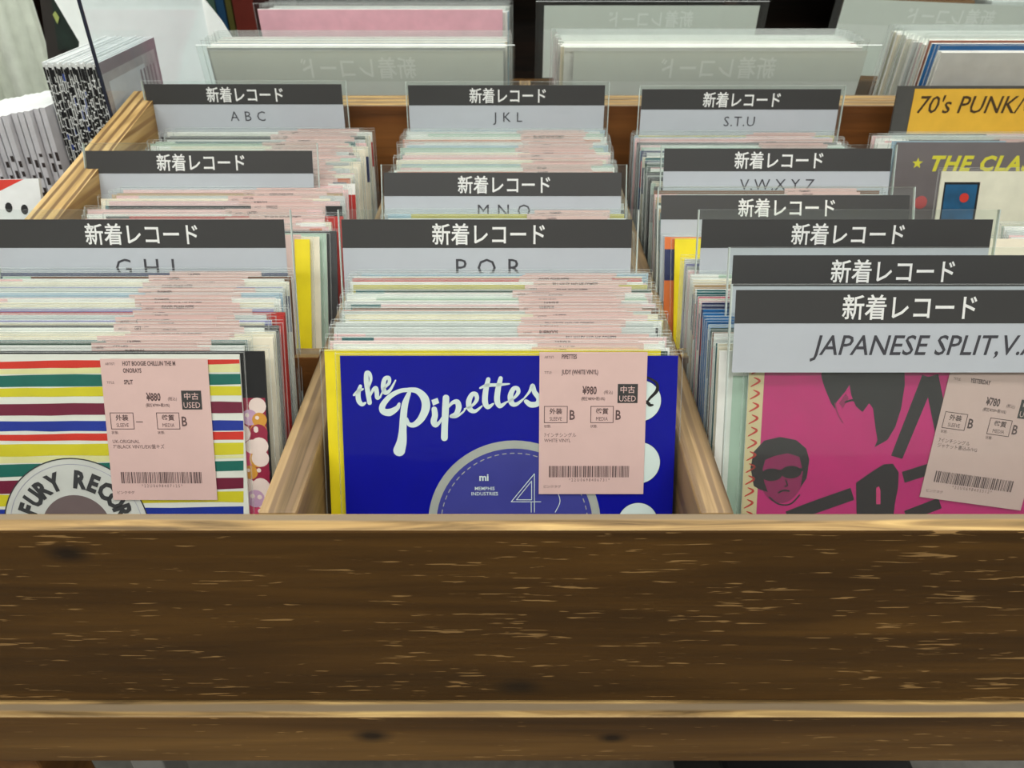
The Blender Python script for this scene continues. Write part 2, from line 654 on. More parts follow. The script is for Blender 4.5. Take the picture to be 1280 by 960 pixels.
# stand below the crate: rail (the ledge at the bottom of the photo), deck and legs
stand = empty('display_stand', (0.09, 0.8, 0))
tag(stand, 'brown wooden display stand carrying the record crates', 'stand')
b = MB()
b.box(X0, X1, 0.256, 0.274, ZC - 0.4425, ZC - 0.398, M_RAIL, top=M_EDGE_X, bevel=0.0012)
part(b, 'front_rail', stand)
b = MB()
b.box(X0, X1, 0.274, 0.788, ZC - 0.4185, ZC - 0.4005, M_INNER_X)
part(b, 'deck', stand)
for lx in (X0, X1 - 0.04):
    for ly in (0.29, 0.74):
        b = MB()
        b.box(lx, lx + 0.04, ly, ly + 0.04, 0.0, ZC - 0.4185, M_INNER, bevel=0.002)
        part(b, 'leg', stand)
M_BLACKP = mat('black plastic', (22, 22, 24), 0.4)
t = empty('storage_box', (0.30, 0.62, 0))
tag(t, 'black storage box with lid on the floor under the stand', 'box')
b = MB()
b.box(-0.03, 0.19, -0.15, 0.2, 0.001, 0.30, M_BLACKP, bevel=0.008)
b.build('body', t)
b = MB()
b.box(-0.04, 0.20, -0.16, 0.21, 0.30, 0.325, M_BLACKP, bevel=0.008)
b.build('lid', t)

# ------------------------------------------------------------------ records
SW, SH, STH = 0.1835, 0.184, 0.0012        # sleeve width, height, thickness
PW, PH = 0.1885, 0.1868                    # clear outer sleeve
GAP = 0.00105                              # clear sheet distance from the middle plane

_sleeves = {}


def plain_sleeve(cname, variant):
    key = (cname, variant)
    if key in _sleeves:
        return _sleeves[key]
    m = _mats[cname + ' sleeve card']
    rnd = random.Random(hash(cname) % 7 + variant * 13 if False else sum(map(ord, cname)) + variant * 13)
    b = MB()
    edge = M_PAPER if cname not in ('black', 'charcoal grey', 'navy blue', 'yellow', 'bright blue', 'red') else m
    b.box(-SW / 2, SW / 2, -STH / 2, STH / 2, 0, SH, edge, front=m, back=m)
    w = STH / 2 + 0.00008
    other = [k for k in PAL if PAL[k][1] >= 2 and k != cname]
    o1 = _mats[rnd.choice(other) + ' sleeve card']
    o2 = _mats[rnd.choice(['charcoal grey', 'navy blue', 'red', 'teal', 'black']) + ' sleeve card']
    if variant == 0:       # big picture panel inside a border
        b.rect(-SW / 2 + 0.008, SW / 2 - 0.008, 0.02, SH - 0.014, w, o1)
        b.disc(0, 0.085, 0.05, w + 0.0001, o2)
    elif variant == 1:     # band and disc
        b.rect(-SW / 2, SW / 2, SH - 0.032, SH - 0.009, w, o2)
        b.disc(-0.02, 0.07, 0.045, w, o1)
    elif variant == 2:     # split cover
        b.poly([(-SW / 2, 0.05), (SW / 2, 0.09), (SW / 2, 0), (-SW / 2, 0)], w, o2)
        b.rect(-SW / 2, -SW / 2 + 0.018, 0.09, SH, w, o1)
    me = b.mesh('sleeve')
    _sleeves[key] = me
    return me


def plastic_mesh(pw, ph, gap, name='plastic_sleeve', m=None):
    m = m or M_PLASTIC
    b = MB()
    n = 6
    # front and back sheets joined by folded sides and bottom, open at the top
    for s in (-1, 1):
        vs = [(-pw / 2, s * gap, -0.0002), (pw / 2, s * gap, -0.0002), (pw / 2, s * gap, ph - (0.0015 if s < 0 else 0)), (-pw / 2, s * gap, ph - (0.0015 if s < 0 else 0))]
        b.add(vs, [(0, 1, 2, 3)] if s < 0 else [(3, 2, 1, 0)], m)
    for s in (-1, 1):
        x = s * pw / 2
        vs = [(x, -gap, 0), (x + s * 0.0004, 0, 0), (x, gap, 0), (x, -gap, ph - 0.0015), (x + s * 0.0004, 0, ph - 0.001), (x, gap, ph)]
        b.add(vs, [(0, 3, 4, 1), (1, 4, 5, 2)], M_PLASTIC_EDGE)
    # thin rolled lip at the mouth of the sleeve catches the light
    for s, h in ((-1, ph - 0.0015), (1, ph)):
        b.box(-pw / 2, pw / 2, s * gap - 0.00016, s * gap + 0.00016, h - 0.0001, h + 0.0002, M_PLASTIC_EDGE)
    return b.mesh(name)


ME_PLASTIC = plastic_mesh(PW, PH, GAP)

TAGW, TAGH = 0.0584, 0.080


def tag_print(b, w, artist, title, price, sleeve_b, media_b, note, code, full=True, k=0.0937e-3, lit=M_TAGINK):
    """price tag drawn with its top-left corner at (0,0) in tag units; returns a function to place it"""
    X = lambda x: (x - 62) * k
    Y = lambda y: -(y - 45) * k
    ink = lit
    b.text('ARTIST:', X(90), Y(82), 2.0e-3, w, ink, sx=0.8)
    for i, ln in enumerate(artist):
        b.text(ln, X(190), Y(84 + i * 42), 3.4e-3, w, ink, sx=0.62, bold=0.03)
    if not full:
        return
    y0 = 0 if len(artist) == 1 else 20
    b.text('TITLE:', X(90), Y(172 + y0), 2.0e-3, w, ink, sx=0.8)
    b.text(title, X(190), Y(174 + y0), 3.4e-3, w, ink, sx=0.62, bold=0.03)
    b.text('¥' + price, X(312), Y(292), 6.0e-3, w, ink, sx=0.62, bold=0.03)
    b.text('(税込)', X(438), Y(290), 2.4e-3, w, ink, sx=0.8)
    b.text('(税抜¥' + str(int(int(price) / 1.1)) + '+税10%)', X(306), Y(328), 2.3e-3, w, ink, sx=0.72, bold=0.01)
    b.rect(X(518), X(635), Y(345), Y(232), w, M_HEAD)
    b.text('中古', X(576), Y(282), 4.2e-3, w + 0.00008, M_PINK, align='C', sx=1.0, bold=0.01)
    b.text('USED', X(576), Y(335), 4.6e-3, w + 0.00008, M_PINK, align='C', sx=0.85)
    for (x0, x1, kj, en, gr) in ((90, 228, '外装', 'SLEEVE', sleeve_b), (362, 497, '盤質', 'MEDIA', media_b)):
        for (a0, a1, c0, c1) in ((x0, x1, 363, 367), (x0, x1, 460, 464), (x0, x0 + 4, 363, 464), (x1 - 4, x1, 363, 464)):
            b.rect(X(a0), X(a1), Y(c1), Y(c0), w, ink)
        b.text(kj, X((x0 + x1) / 2), Y(408), 3.5e-3, w, ink, align='C', bold=0.02)
        b.text(en, X((x0 + x1) / 2), Y(450), 3.0e-3, w, ink, align='C', sx=0.75)
        if gr == '-':
            b.rect(X(x1 + 12), X(x1 + 52), Y(422), Y(417), w, ink)
        else:
            b.text(gr, X(x1 + 12), Y(444), 7.6e-3, w, ink, sx=0.75, bold=0.02)
        b.text('状態:', X(x0), Y(492), 2.0e-3, w, ink, sx=0.9)
    for i, ln in enumerate(note):
        b.text(ln, X(92), Y(548 + i * 32), 2.8e-3, w, ink, sx=0.85)
    rnd = random.Random(code)
    x = 122.0
    while x < 600:
        wd = rnd.choice((3.5, 3.5, 7.5))
        b.rect(X(x), X(x + wd), Y(795), Y(725), w, ink)
        x += wd + rnd.choice((3.5, 3.5, 7))
    b.text(code, X(362), Y(820), 2.5e-3, w, ink, align='C', sx=0.8, spacing=1.55)
    b.text('ピンクタグ', X(92), Y(860), 2.0e-3, w, ink)


def make_tag(artist, title='', price='980', sleeve_b='B', media_b='B', note=(), code='*22U0698406731*', full=True, height=TAGH):
    b = MB()
    b.box(0, TAGW, -0.00012, 0.00012, -height, 0, M_PINK)
    tag_print(b, 0.0002, artist, title, price, sleeve_b, media_b, note, code, full)
    return b.mesh('price_tag')


PLAIN_TAGS = [make_tag([a], full=False) for a in
              ('RUBINOOS', 'GET HEP', 'GOOD CHARLOTTE', 'BILL HALEY AND HIS COMETS', 'VARIOUS', 'DAMNED', 'UNITED')]


def frame(b, phi, xc):
    """the card's own axes in camera-relative space"""
    o = Vector((xc, b, FLOOR_Z))
    U = Vector((0, math.sin(phi), math.cos(phi)))
    Nn = Vector((0, -math.cos(phi), math.sin(phi)))
    return o, U, Nn


def on_card(b, phi, xc, px, py, w=0.0007):
    """where the photo's pixel falls on the card's front face: (u, v)"""
    o, U, Nn = frame(b, phi, xc)
    r = ray(px, py)
    o2 = o + Nn * w
    t = o2.dot(Nn) / r.dot(Nn)
    p = r * t - o2
    return p.x, p.dot(U)


def card_at(b, phi, xc, v, w=0.0):
    o, U, Nn = frame(b, phi, xc)
    return o + U * v + Nn * w


def lean1(b):
    return R(23.7 + (b - 0.281) / 0.12 * (-4.2))


def lean2(b):
    t = (b - 0.442) / 0.263
    return R(29 + t * (-19))


def new_record(b, phi, xc, label, cat='record', group=None, dz=0.0, name='seven_inch_record'):
    t = empty(name, (xc, b, ZC + FLOOR_Z + dz), (-phi, 0, 0))
    tag(t, label, cat, group)
    return t


N_REC = [0]
names = [k for k in PAL if PAL[k][1] > 0]
wts = [PAL[k][1] for k in names]


def plain_record(binname, b, phi, label_tail, group, cname=None, xoff=None, tagged=None, variant=None, dh=None, label=None, tag_u=None):
    xa, xb = BINS[binname]
    mid, slack = (xa + xb) / 2, (xb - xa - PW) / 2 - 0.0012
    cname = cname or random.choices(names, wts)[0]
    xc = mid + (random.uniform(-1, 1) * slack * 0.9 if xoff is None else max(-slack, min(slack, xoff)))
    variant = random.choice((0, 1, 2, 3, 3)) if variant is None else variant
    t = new_record(b, phi, xc, label or f'{cname} sleeved record, {label_tail}', 'record', group)
    s = inst('sleeve', plain_sleeve(cname, variant), t)
    hs = 1 + (random.uniform(-0.012, 0.004) if dh is None else dh)
    s.scale = (1, 1, hs)
    p = inst('plastic_sleeve', ME_PLASTIC, t)
    p.scale = (1, 1, 1 + random.uniform(-0.006, 0.006))
    if tagged if tagged is not None else random.random() < 0.9:
        g = inst('price_tag', random.choice(PLAIN_TAGS), t)
        g.location = ((0.017 if tag_u is None else tag_u) + random.uniform(-0.007, 0.007), -GAP - 0.0003, PH - 0.0005 + random.uniform(-0.002, 0.0))
    N_REC[0] += 1
    return t


def run(binname, b0, b1, n, lean, behind, group, colours=None, xf=None, **kw):
    """n records one behind the other from b0 to b1, labelled by their place behind a thing one can find"""
    for i in range(n):
        b = b0 + (b1 - b0) * (i / max(1, n - 1))
        c = colours[i] if colours and i < len(colours) else None
        if xf:
            kw['xoff'] = xf(i)
        plain_record(binname, b, lean(b), f'{ordinal(i + 1)} behind {behind}', group, c, **kw)


# ---- the three front records, printed after the photograph
def special(binname, b, phi, xc, label, cw=SW, name='seven_inch_record'):
    t = new_record(b, phi, xc, label)
    N_REC[0] += 1
    return t


# blue record, middle bin
bB = 0.2815
fB = lean1(bB)
xB = -0.0016
t_blue = special('middle', bB, fB, xB, 'navy blue record with white script lettering and round label, middle bin front')
NAVY = mat('navy blue print', (3, 10, 150), 0.4, spec=0.12, var=0.03)
LBL = mat('lavender blue label print', (62, 66, 150), 0.4)
RINGC = mat('grey ring print', (170, 176, 168), 0.5)
PALE = mat('pale mint white print', (214, 230, 226), 0.5, var=0)
DKB = mat('dark blue print', (4, 8, 92), 0.4)
BLK = mat('black cover print', (16, 16, 20), 0.5, var=0)
mb = MB()
mb.box(-SW / 2, SW / 2, -STH / 2, STH / 2, 0, SH, NAVY)
w0 = STH / 2
P = lambda px, py: on_card(bB, fB, xB, px, py, w0)
SCL = (P(640, 540)[0] - P(540, 540)[0]) / 100.0     # metres per photo pixel on this card
c6 = lambda x, y: P(430 + x / 4.923, 450 + y / 4.923)
k6 = SCL / 4.923


def script(pts, wd):
    mb.stroke([c6(*p) for p in pts], [q * k6 for q in wd] if isinstance(wd, (list, tuple)) else wd * k6, w0 + 0.0003, PALE)


lc = P(643, 655)
lr = 110 * SCL
mb.ring(lc[0], lc[1], lr * 0.905, lr, w0 + 0.0002, RINGC)
mb.disc(lc[0], lc[1], lr * 0.905, w0 + 0.0001, LBL, 64)
for k in range(60):
    a = 2 * math.pi * k / 60
    mb.ring(lc[0], lc[1], lr * 0.845, lr * 0.855, w0 + 0.0002, RINGC, 3, a, a + 0.06)
mb.text('mi', *P(605, 600.5), 10 * SCL * 1.25, w0 + 0.0003, PALE, 'C', bold=0.03)
mb.text('MEMPHIS', *P(606, 612.5), 6.4 * SCL, w0 + 0.0003, PALE, 'C', bold=0.01)
mb.text('INDUSTRIES', *P(606, 619), 6.4 * SCL, w0 + 0.0003, PALE, 'C', bold=0.01)
for off in (0, 1):     # outlined 45
    s_ = 0.9 * SCL
    q = [P(668, 592), P(639, 627), P(676, 627)] if off == 0 else [P(664.5, 601), P(645.5, 624.5), P(664.5, 624.5)]
    for i in range(3 if off else 2):
        mb.stroke([q[i], q[(i + 1) % 3]], s_, w0 + 0.0003, PALE, 1)
mb.stroke([P(668, 592), P(668, 640)], 0.9 * SCL, w0 + 0.0003, PALE, 1)
mb.stroke([P(664, 627), P(664, 640)], 0.9 * SCL, w0 + 0.0003, PALE, 1)
mb.stroke([P(699, 592), P(683, 592), P(682, 610), P(694, 612), P(700, 626), P(694, 640)], 0.9 * SCL, w0 + 0.0003, PALE)
# script lettering
script([(62, 215), (90, 190), (118, 178)], [14, 22, 10])
script([(102, 160), (88, 205), (92, 250), (112, 272), (134, 262)], [20, 30, 32, 26, 10])
script([(150, 175), (166, 120), (158, 84), (140, 80), (138, 130), (148, 200), (158, 262)], [10, 18, 22, 26, 30, 30, 28])
script([(160, 225), (178, 185), (196, 172), (202, 200), (206, 232), (226, 226)], [10, 18, 26, 28, 26, 10])
script([(226, 220), (252, 170), (278, 140), (276, 110), (252, 116), (242, 160), (254, 200), (284, 184), (318, 124)], [10, 14, 20, 24, 26, 30, 28, 18, 8])
script([(340, 268), (326, 296), (280, 322), (240, 312), (240, 276), (286, 222), (352, 188), (420, 184)], [16, 30, 46, 40, 36, 30, 26, 26])
script([(400, 182), (452, 190), (494, 232), (504, 290), (478, 356), (436, 396), (400, 394), (388, 360)], [26, 36, 50, 52, 44, 34, 26, 14])
script([(402, 200), (376, 270), (366, 350), (362, 430), (356, 500), (340, 556)], [22, 40, 42, 46, 60, 74])
mb.poly([c6(538, 246), c6(576, 232), c6(586, 264), c6(548, 280)], w0 + 0.0003, PALE)
script([(556, 302), (560, 340), (552, 378), (564, 398), (588, 382), (606, 350)], [34, 36, 38, 34, 18, 10])
script([(628, 232), (624, 320), (620, 400), (618, 478)], [40, 42, 40, 42])
script([(642, 290), (668, 262), (696, 258), (706, 290), (690, 330), (656, 346), (690, 348), (730, 322), (748, 300)], [12, 22, 34, 36, 30, 16, 16, 12, 8])
script([(742, 300), (784, 284), (816, 246), (812, 212), (788, 212), (768, 256), (776, 302), (808, 314), (850, 282)], [10, 14, 24, 28, 28, 34, 34, 22, 8])
script([(888, 118), (872, 190), (868, 256), (886, 288), (920, 268)], [26, 34, 36, 30, 10])
script([(964, 112), (948, 180), (942, 246), (960, 282), (1000, 258)], [26, 34, 36, 30, 10])
script([(838, 172), (880, 156), (950, 152), (1018, 146)], [12, 22, 20, 8])
script([(994, 262), (1040, 238), (1072, 200), (1066, 174), (1042, 178), (1024, 222), (1034, 266), (1064, 270), (1112, 232)], [10, 14, 24, 26, 28, 34, 34, 22, 8])
script([(1104, 240), (1140, 196), (1160, 156), (1172, 196), (1200, 236), (1190, 268), (1150, 274), (1120, 254)], [8, 16, 24, 30, 34, 34, 36, 26])
for (cx, cy, rr) in ((800, 501, 26), (798, 578.5, 27), (797, 652, 25)):
    u, v = P(cx, cy)
    mb.disc(u, v, rr * SCL, w0 + 0.0002, PALE, 40)
    mb.ring(u, v, rr * SCL, rr * SCL * 1.03, w0 + 0.0001, DKB)
mb.stroke([P(806, 470), P(820, 478), P(821, 488), P(812, 498), P(808, 504)], [2 * SCL, 3 * SCL, 4.5 * SCL, 3 * SCL, 2 * SCL], w0 + 0.0003, BLK)
mb.stroke([P(808, 502), P(812, 506), P(816, 506)], [2.5 * SCL, 4 * SCL, 2 * SCL], w0 + 0.0004, BLK)
mb.stroke([P(780, 478), P(796, 488), P(803, 498), P(812, 504)], [3 * SCL, 4 * SCL, 3 * SCL, 2 * SCL], w0 + 0.0003, BLK)
mb.build('sleeve', t_blue)
inst('plastic_sleeve', ME_PLASTIC, t_blue)
g = inst('price_tag', make_tag(['PIPETTES'], 'JUDY (WHITE VINYL)', '980', 'B', 'B', ('7インチシングル', 'WHITE VINYL'), '*22U0698406731*'), t_blue)
u, v = on_card(bB, fB, xB, 674.5, 440, 0.0014)
g.location = (u, -GAP - 0.0004, v)

# striped record, left bin
bS = 0.2830
fS = lean1(bS)
right = on_card(bS, fS, 0, 305, 540, w0)[0]
xS = right - SW / 2
t_str = special('left', bS, fS, xS, 'record in multicoloured stripes with white disc, at the front of its bin')
mb = MB()
STRW = mat('white stripe print', (222, 226, 216), 0.5, var=0.02)
mb.box(-SW / 2, SW / 2, -STH / 2, STH / 2, 0, SH, M_PAPER, front=STRW)
P = lambda px, py: on_card(bS, fS, xS, px, py, w0)
RED, YEL, GRN = mat('red print', (206, 52, 38), 0.5), mat('yellow print', (208, 200, 40), 0.5), mat('bottle green print', (22, 104, 92), 0.5)
MAR, BLU, CRM = mat('maroon print', (112, 28, 56), 0.5), mat('royal blue print', (24, 50, 150), 0.5), mat('cream print', (220, 220, 160), 0.5)
stripes = [(RED, 127, 163, 117, 140), (CRM, 163, 188, 142, 182), (GRN, 196, 252, 190, 245), (YEL, 258, 302, 252, 300), (MAR, 340, 396, 330, 386),
           (BLU, 430, 476, 418, 472), (RED, 490, 526, 480, 516), (YEL, 544, 606, 530, 592), (CRM, 606, 634, 594, 612), (GRN, 642, 706, 625, 672), (MAR, 726, 786, 705, 766),
           (YEL, 792, 850, 780, 832), (BLU, 870, 930, 850, 910), (MAR, 960, 1010, 940, 990), (YEL, 1030, 1090, 1020, 1070)]
rnd = random.Random(4)
for (m, l0, l1, r0, r1) in stripes:
    top, bot = [], []
    n = 14
    for i in range(n + 1):
        f = i / n
        px = -118 + f * (304.5 + 118)
        g2 = (px - 0) / 300.0
        wob = 3.2 * math.sin(5 * f + l0) + rnd.uniform(-2, 2)
        wob2 = 3.2 * math.sin(4 * f + l1) + rnd.uniform(-2, 2)
        top.append(P(px, 420 + (l0 + (r0 - l0) * g2 + wob) / 4))
        bot.append(P(px, 420 + (l1 + (r1 - l1) * g2 + wob2) / 4))
    pts = top[::-1] + bot
    pts = [(max(-SW / 2, min(SW / 2, a)), max(0.001, min(SH - 0.0003, c))) for a, c in pts]
    mb.poly(pts, w0 + 0.0001, m)
SCL = (P(300, 560)[0] - P(200, 560)[0]) / 100.0
dc = P(97, 660)
DISCW = mat('greyish white disc print', (206, 210, 204), 0.5)
INKG = mat('dark grey disc lettering', (58, 60, 62), 0.5, var=0)
mb.disc(dc[0], dc[1], 92 * SCL, w0 + 0.0002, DISCW, 72)
mb.ring(dc[0], dc[1], 91 * SCL, 92.6 * SCL, w0 + 0.0003, INKG)
mb.ring(dc[0], dc[1], 84 * SCL, 84.6 * SCL, w0 + 0.0003, mat('lilac grey line print', (150, 150, 176), 0.5, var=0))
mb.disc(dc[0], dc[1], 44 * SCL, w0 + 0.0003, mat('brown grey disc centre', (112, 98, 98), 0.5), 48)
for k, ch in enumerate('FURY RECORDS'):
    if ch == ' ':
        continue
    a = R(157 - k * 15.2)
    mb.text(ch, dc[0] + 54 * SCL * math.cos(a), dc[1] + 54 * SCL * math.sin(a), 31 * SCL, w0 + 0.0004, INKG, 'C', bold=0.05, rot=a - R(90), sx=0.8)
mb.build('sleeve', t_str)
inst('plastic_sleeve', ME_PLASTIC, t_str)
g = inst('price_tag', make_tag(['HOT BOOGIE CHILLUN THE M', 'ONORAYS'], 'SPLIT', '880', '-', 'B', ('UK-ORIGINAL', '7"/BLACK VINYL/EX/盤キズ'), '*22U0698407125*'), t_str)
u, v = on_card(bS, fS, xS, 125, 448.5, 0.0014)
g.location = (u, -GAP - 0.0004, v)

# black record with sweets, just behind and sticking out to the side
bK = 0.2865
fK = lean1(bK)
xK = on_card(bK, fK, 0, 336, 540, w0)[0] - SW / 2
t_k = special('left', bK, fK, xK, 'black record with pink and white sweets, peeking out behind the striped record')
mb = MB()
mb.box(-SW / 2, SW / 2, -STH / 2, STH / 2, 0, SH, BLK)
rnd = random.Random(8)
sweets = [mat('rose sweet print', (206, 70, 110), 0.4), mat('pale sweet print', (232, 214, 206), 0.4), mat('amber sweet print', (208, 150, 60), 0.4),
          mat('dark rose print', (150, 36, 66), 0.4), mat('lilac sweet print', (196, 160, 190), 0.4)]
mb.rect(-SW / 2 + 0.001, SW / 2 - 0.001, 0.001, 0.158, w0 + 0.00005, sweets[3])
for j in range(20):
    for i in range(22):
        r_ = rnd.uniform(0.0040, 0.0054)
        u = min(SW / 2 - r_ - 0.0006, -SW / 2 + 0.005 + (i + 0.5 * (j % 2)) * 0.0084 + rnd.uniform(-0.001, 0.001))
        v = 0.006 + j * 0.0078 + rnd.uniform(-0.001, 0.001)
        if u - r_ > -SW / 2 and v - r_ > 0 and v < 0.154:
            m = rnd.choice(sweets)
            w_ = w0 + 0.0001 + rnd.uniform(0, 0.0001)
            mb.disc(u, v, r_, w_, m, 16)
            mb.disc(u - r_ * 0.3, v + r_ * 0.3, r_ * 0.28, w_ + 0.0001, sweets[1], 8)
mb.build('sleeve', t_k)
inst('plastic_sleeve', ME_PLASTIC, t_k)

# pink record, right bin, behind the clear divider
bP_ = 0.2855
fP_ = lean1(bP_)
xP_ = on_card(bP_, fP_, 0, 931, 560, w0)[0] + SW / 2 - 0.0
t_p = special('right', bP_, fP_, xP_, 'magenta record with two black haired portraits, behind the JAPANESE SPLIT divider')
mb = MB()
MAG = mat('magenta print', (206, 16, 120), 0.45)
mb.box(-SW / 2, SW / 2, -STH / 2, STH / 2, 0, SH, M_PAPER, front=MAG)
P = lambda px, py: on_card(bP_, fP_, xP_, px, py, w0)
c8 = lambda x, y: P(860 + x * 0.328, 340 + y * 0.328)
SCL = (P(1050, 560)[0] - P(950, 560)[0]) / 100.0
k8 = SCL * 0.328
KB = mat('black brown print', (30, 24, 28), 0.5, var=0)
FACE = mat('deep magenta print', (150, 14, 88), 0.45)
MID = mat('bright pink print', (226, 60, 128), 0.45)
mb.poly([(-SW / 2, 0), (-SW / 2 + 0.0085, 0), (-SW / 2 + 0.0085, SH), (-SW / 2, SH)], w0 + 0.0001, mat('cream border print', (226, 206, 160), 0.5))
for j in range(26):
    v = 0.004 + j * 0.007
    mb.stroke([(-SW / 2 + 0.0015, v), (-SW / 2 + 0.006, v + 0.003), (-SW / 2 + 0.003, v + 0.005)], [0.0006, 0.0014, 0.0005], w0 + 0.0002, RED)
mb.poly([c8(*p) for p in [(512, 300), (508, 400), (520, 440), (545, 500), (560, 522), (566, 495), (600, 455), (615, 430), (622, 470), (640, 512), (665, 534), (690, 500),
        (705, 520), (715, 600), (722, 640), (710, 668), (760, 640), (790, 590), (812, 520), (826, 430), (824, 300)]][::-1], w0 + 0.0001, KB)
mb.poly([c8(*p) for p in [(575, 500), (600, 462), (612, 480), (590, 520)]][::-1], w0 + 0.0002, FACE)
mb.stroke([c8(600, 495), c8(628, 488), c8(648, 500)], 8 * k8, w0 + 0.0003, KB)
mb.stroke([c8(560, 500), c8(570, 540), c8(590, 575)], 5 * k8, w0 + 0.0002, FACE)
mb.stroke([c8(918, 400), c8(795, 706)], [54 * k8, 46 * k8], w0 + 0.0001, KB, 4, False)
mb.stroke([c8(926, 396), c8(985, 690)], [54 * k8, 54 * k8], w0 + 0.0002, KB, 4, False)
u, v = c8(358, 775)
mb.disc(u, v, 112 * k8, w0 + 0.00005, FACE, 36, ru=84 * k8)
mb.poly([c8(*p) for p in [(250, 815), (238, 745), (250, 685), (290, 642), (350, 628), (412, 640), (450, 672), (462, 715), (452, 785), (428, 822), (438, 760), (424, 704), (380, 690),
        (330, 700), (294, 716), (284, 750), (290, 800), (304, 838), (272, 828)]][::-1], w0 + 0.0002, KB)
for gx, gy in ((318, 772), (392, 762)):
    u, v = c8(gx, gy)
    mb.disc(u, v, 25 * k8, w0 + 0.0003, KB, 24, ru=40 * k8)
mb.stroke([c8(280, 768), c8(355, 758), c8(440, 752)], 12 * k8, w0 + 0.0003, KB)
mb.stroke([c8(345, 840), c8(362, 832), c8(384, 834)], 7 * k8, w0 + 0.0003, KB)
mb.stroke([c8(372, 792), c8(378, 812), c8(368, 816)], 5 * k8, w0 + 0.0003, KB)
mb.stroke([c8(310, 858), c8(345, 884), c8(390, 884), c8(425, 850)], 6 * k8, w0 + 0.0001, KB)
mb.stroke([c8(380, 935), c8(470, 900), c8(626, 845)], 52 * k8, w0 + 0.0002, KB, 4, False)
mb.poly([c8(*p) for p in [(640, 802), (700, 760), (745, 732), (780, 730), (802, 762), (800, 820), (788, 880), (780, 950), (642, 950)]][::-1], w0 + 0.0003, KB)
mb.poly([c8(*p) for p in [(716, 822), (726, 816), (732, 830), (732, 884), (716, 884)]][::-1], w0 + 0.0004, MID)
mb.stroke([c8(820, 782), c8(940, 744)], 46 * k8, w0 + 0.0002, KB, 2, False)
mb.stroke([c8(830, 930), c8(960, 880)], 46 * k8, w0 + 0.0002, KB, 2, False)
mb.build('sleeve', t_p)
inst('plastic_sleeve', ME_PLASTIC, t_p)
g = inst('price_tag', make_tag(['VARIOUS'], 'YESTERDAY', '780', 'B', 'B', ('7インチシングル', 'ジャケット書込み/VG'), '*22U0698405512*'), t_p)
u, v = on_card(bP_, fP_, xP_, 1192, 447, 0.0014)
g.location = (u, -GAP - 0.0004, v)
g.rotation_euler = (0, R(8), 0)

# ------------------------------------------------------------------ divider cards
DW, DH = 0.19, 0.2225


def divider(b, phi, px_l, px_r, label, letters='', header=True, card_h=0.078, letters_shear=0.0, letters_size=0.0125, xc=None, rev=False, group='new record dividers',
            dw=DW, dh=DH, loc=None, cat='divider', hh=0.0178, txt=0.0142, mg=0.006):
    top = card_at(b, phi, 0, dh)
    d = top.y * CT - top.z * ST
    if xc is None:
        xc = ((px_l + px_r) / 2 - 640) / FPX * d
    t = empty('divider', (xc, b, ZC + FLOOR_Z), (-phi, 0, 0))
    tag(t, label, cat, group)
    m = MB()
    m.box(-dw / 2, dw / 2, -0.0012, 0.0012, 0, dh, M_ACRYL, top=M_ACRYL_EDGE)
    for sx_ in (-1, 1):       # polished cut edges
        m.box(sx_ * dw / 2 - 0.0003, sx_ * dw / 2 + 0.0003, -0.00125, 0.00125, 0.05, dh, M_ACRYL_SIDE)
    m.build('acrylic_plate', t)
    m = MB()
    y1 = dh - mg
    m.box(-dw / 2 + 0.002, dw / 2 - 0.004, -0.0017, -0.0014, y1 - card_h, y1, M_CARD)
    m.rect(-dw / 2 + 0.002, dw / 2 - 0.004, y1 - hh, y1, 0.0018, M_HEAD)
    m.text('新着レコード', 0, y1 - hh * 0.82, txt, 0.0019, M_HEADTXT, 'C', bold=0.012, sx=0.86)
    if letters:
        m.text(letters, 0, y1 - hh - 0.0035 - letters_size * 0.9, letters_size, 0.0018, M_CARDINK, 'C', shear=letters_shear, spacing=1.1)
    m.build('card', t)
    return t


def solve_b(lean, py, h, b0, b1):
    """base position whose card of height h shows its top edge at photo row py"""
    lo, hi = b0, b1
    for _ in range(50):
        md = (lo + hi) / 2
        p = card_at(md, lean(md), 0, h)
        if proj(0, p.y, p.z)[1] > py:
            lo = md
        else:
            hi = md
    return (lo + hi) / 2


# right bin, front to back
bJ = 0.2812
DH_J = 0.2228
dJ = divider(bJ, R(23.6), 0, 0, 'divider headed JAPANESE SPLIT, frontmost of the new record dividers', xc=0.2122, card_h=0.0445, dh=DH_J, mg=0.003)
mJ = MB()
mJ.text('JAPANESE SPLIT,V.A', 0.0715, DH_J - 0.003 - 0.0178 - 0.0170, 0.0153, 0.0018, M_CARDINK, 'R', shear=0.22, bold=0.008, sx=0.918)
mJ.build('genre_lettering', dJ)
bD5 = solve_b(lean1, 309, DH, 0.29, 0.40)
divider(bD5, lean1(bD5), 903, 1331, 'divider just behind the JAPANESE SPLIT divider', mg=0.0045)
bD4 = solve_b(lean1, 262, DH, 0.30, 0.42)
divider(bD4, lean1(bD4), 868, 1255, 'third divider back in the JAPANESE SPLIT bin')
b3 = solve_b(lambda q: lean2(q), 234, 0.2185, 0.44, 0.60)
divider(b3, lean2(b3), 828, 1138, 'divider just in front of the V W X Y Z divider', dh=0.2185)
b4 = solve_b(lean2, 181, 0.2185, 0.44, 0.66)
divider(b4, lean2(b4), 828, 1120, 'divider lettered V W X Y Z', 'V.W.X.Y.Z', letters_size=0.0125, dh=0.2185, mg=0.003)
b5 = solve_b(lean2, 107, 0.2255, 0.55, 0.76)
divider(b5, lean2(b5), 802, 1055, 'divider lettered S T U, rearmost in its bin', 'S.T.U', letters_size=0.0125, dh=0.2255, mg=0.003)
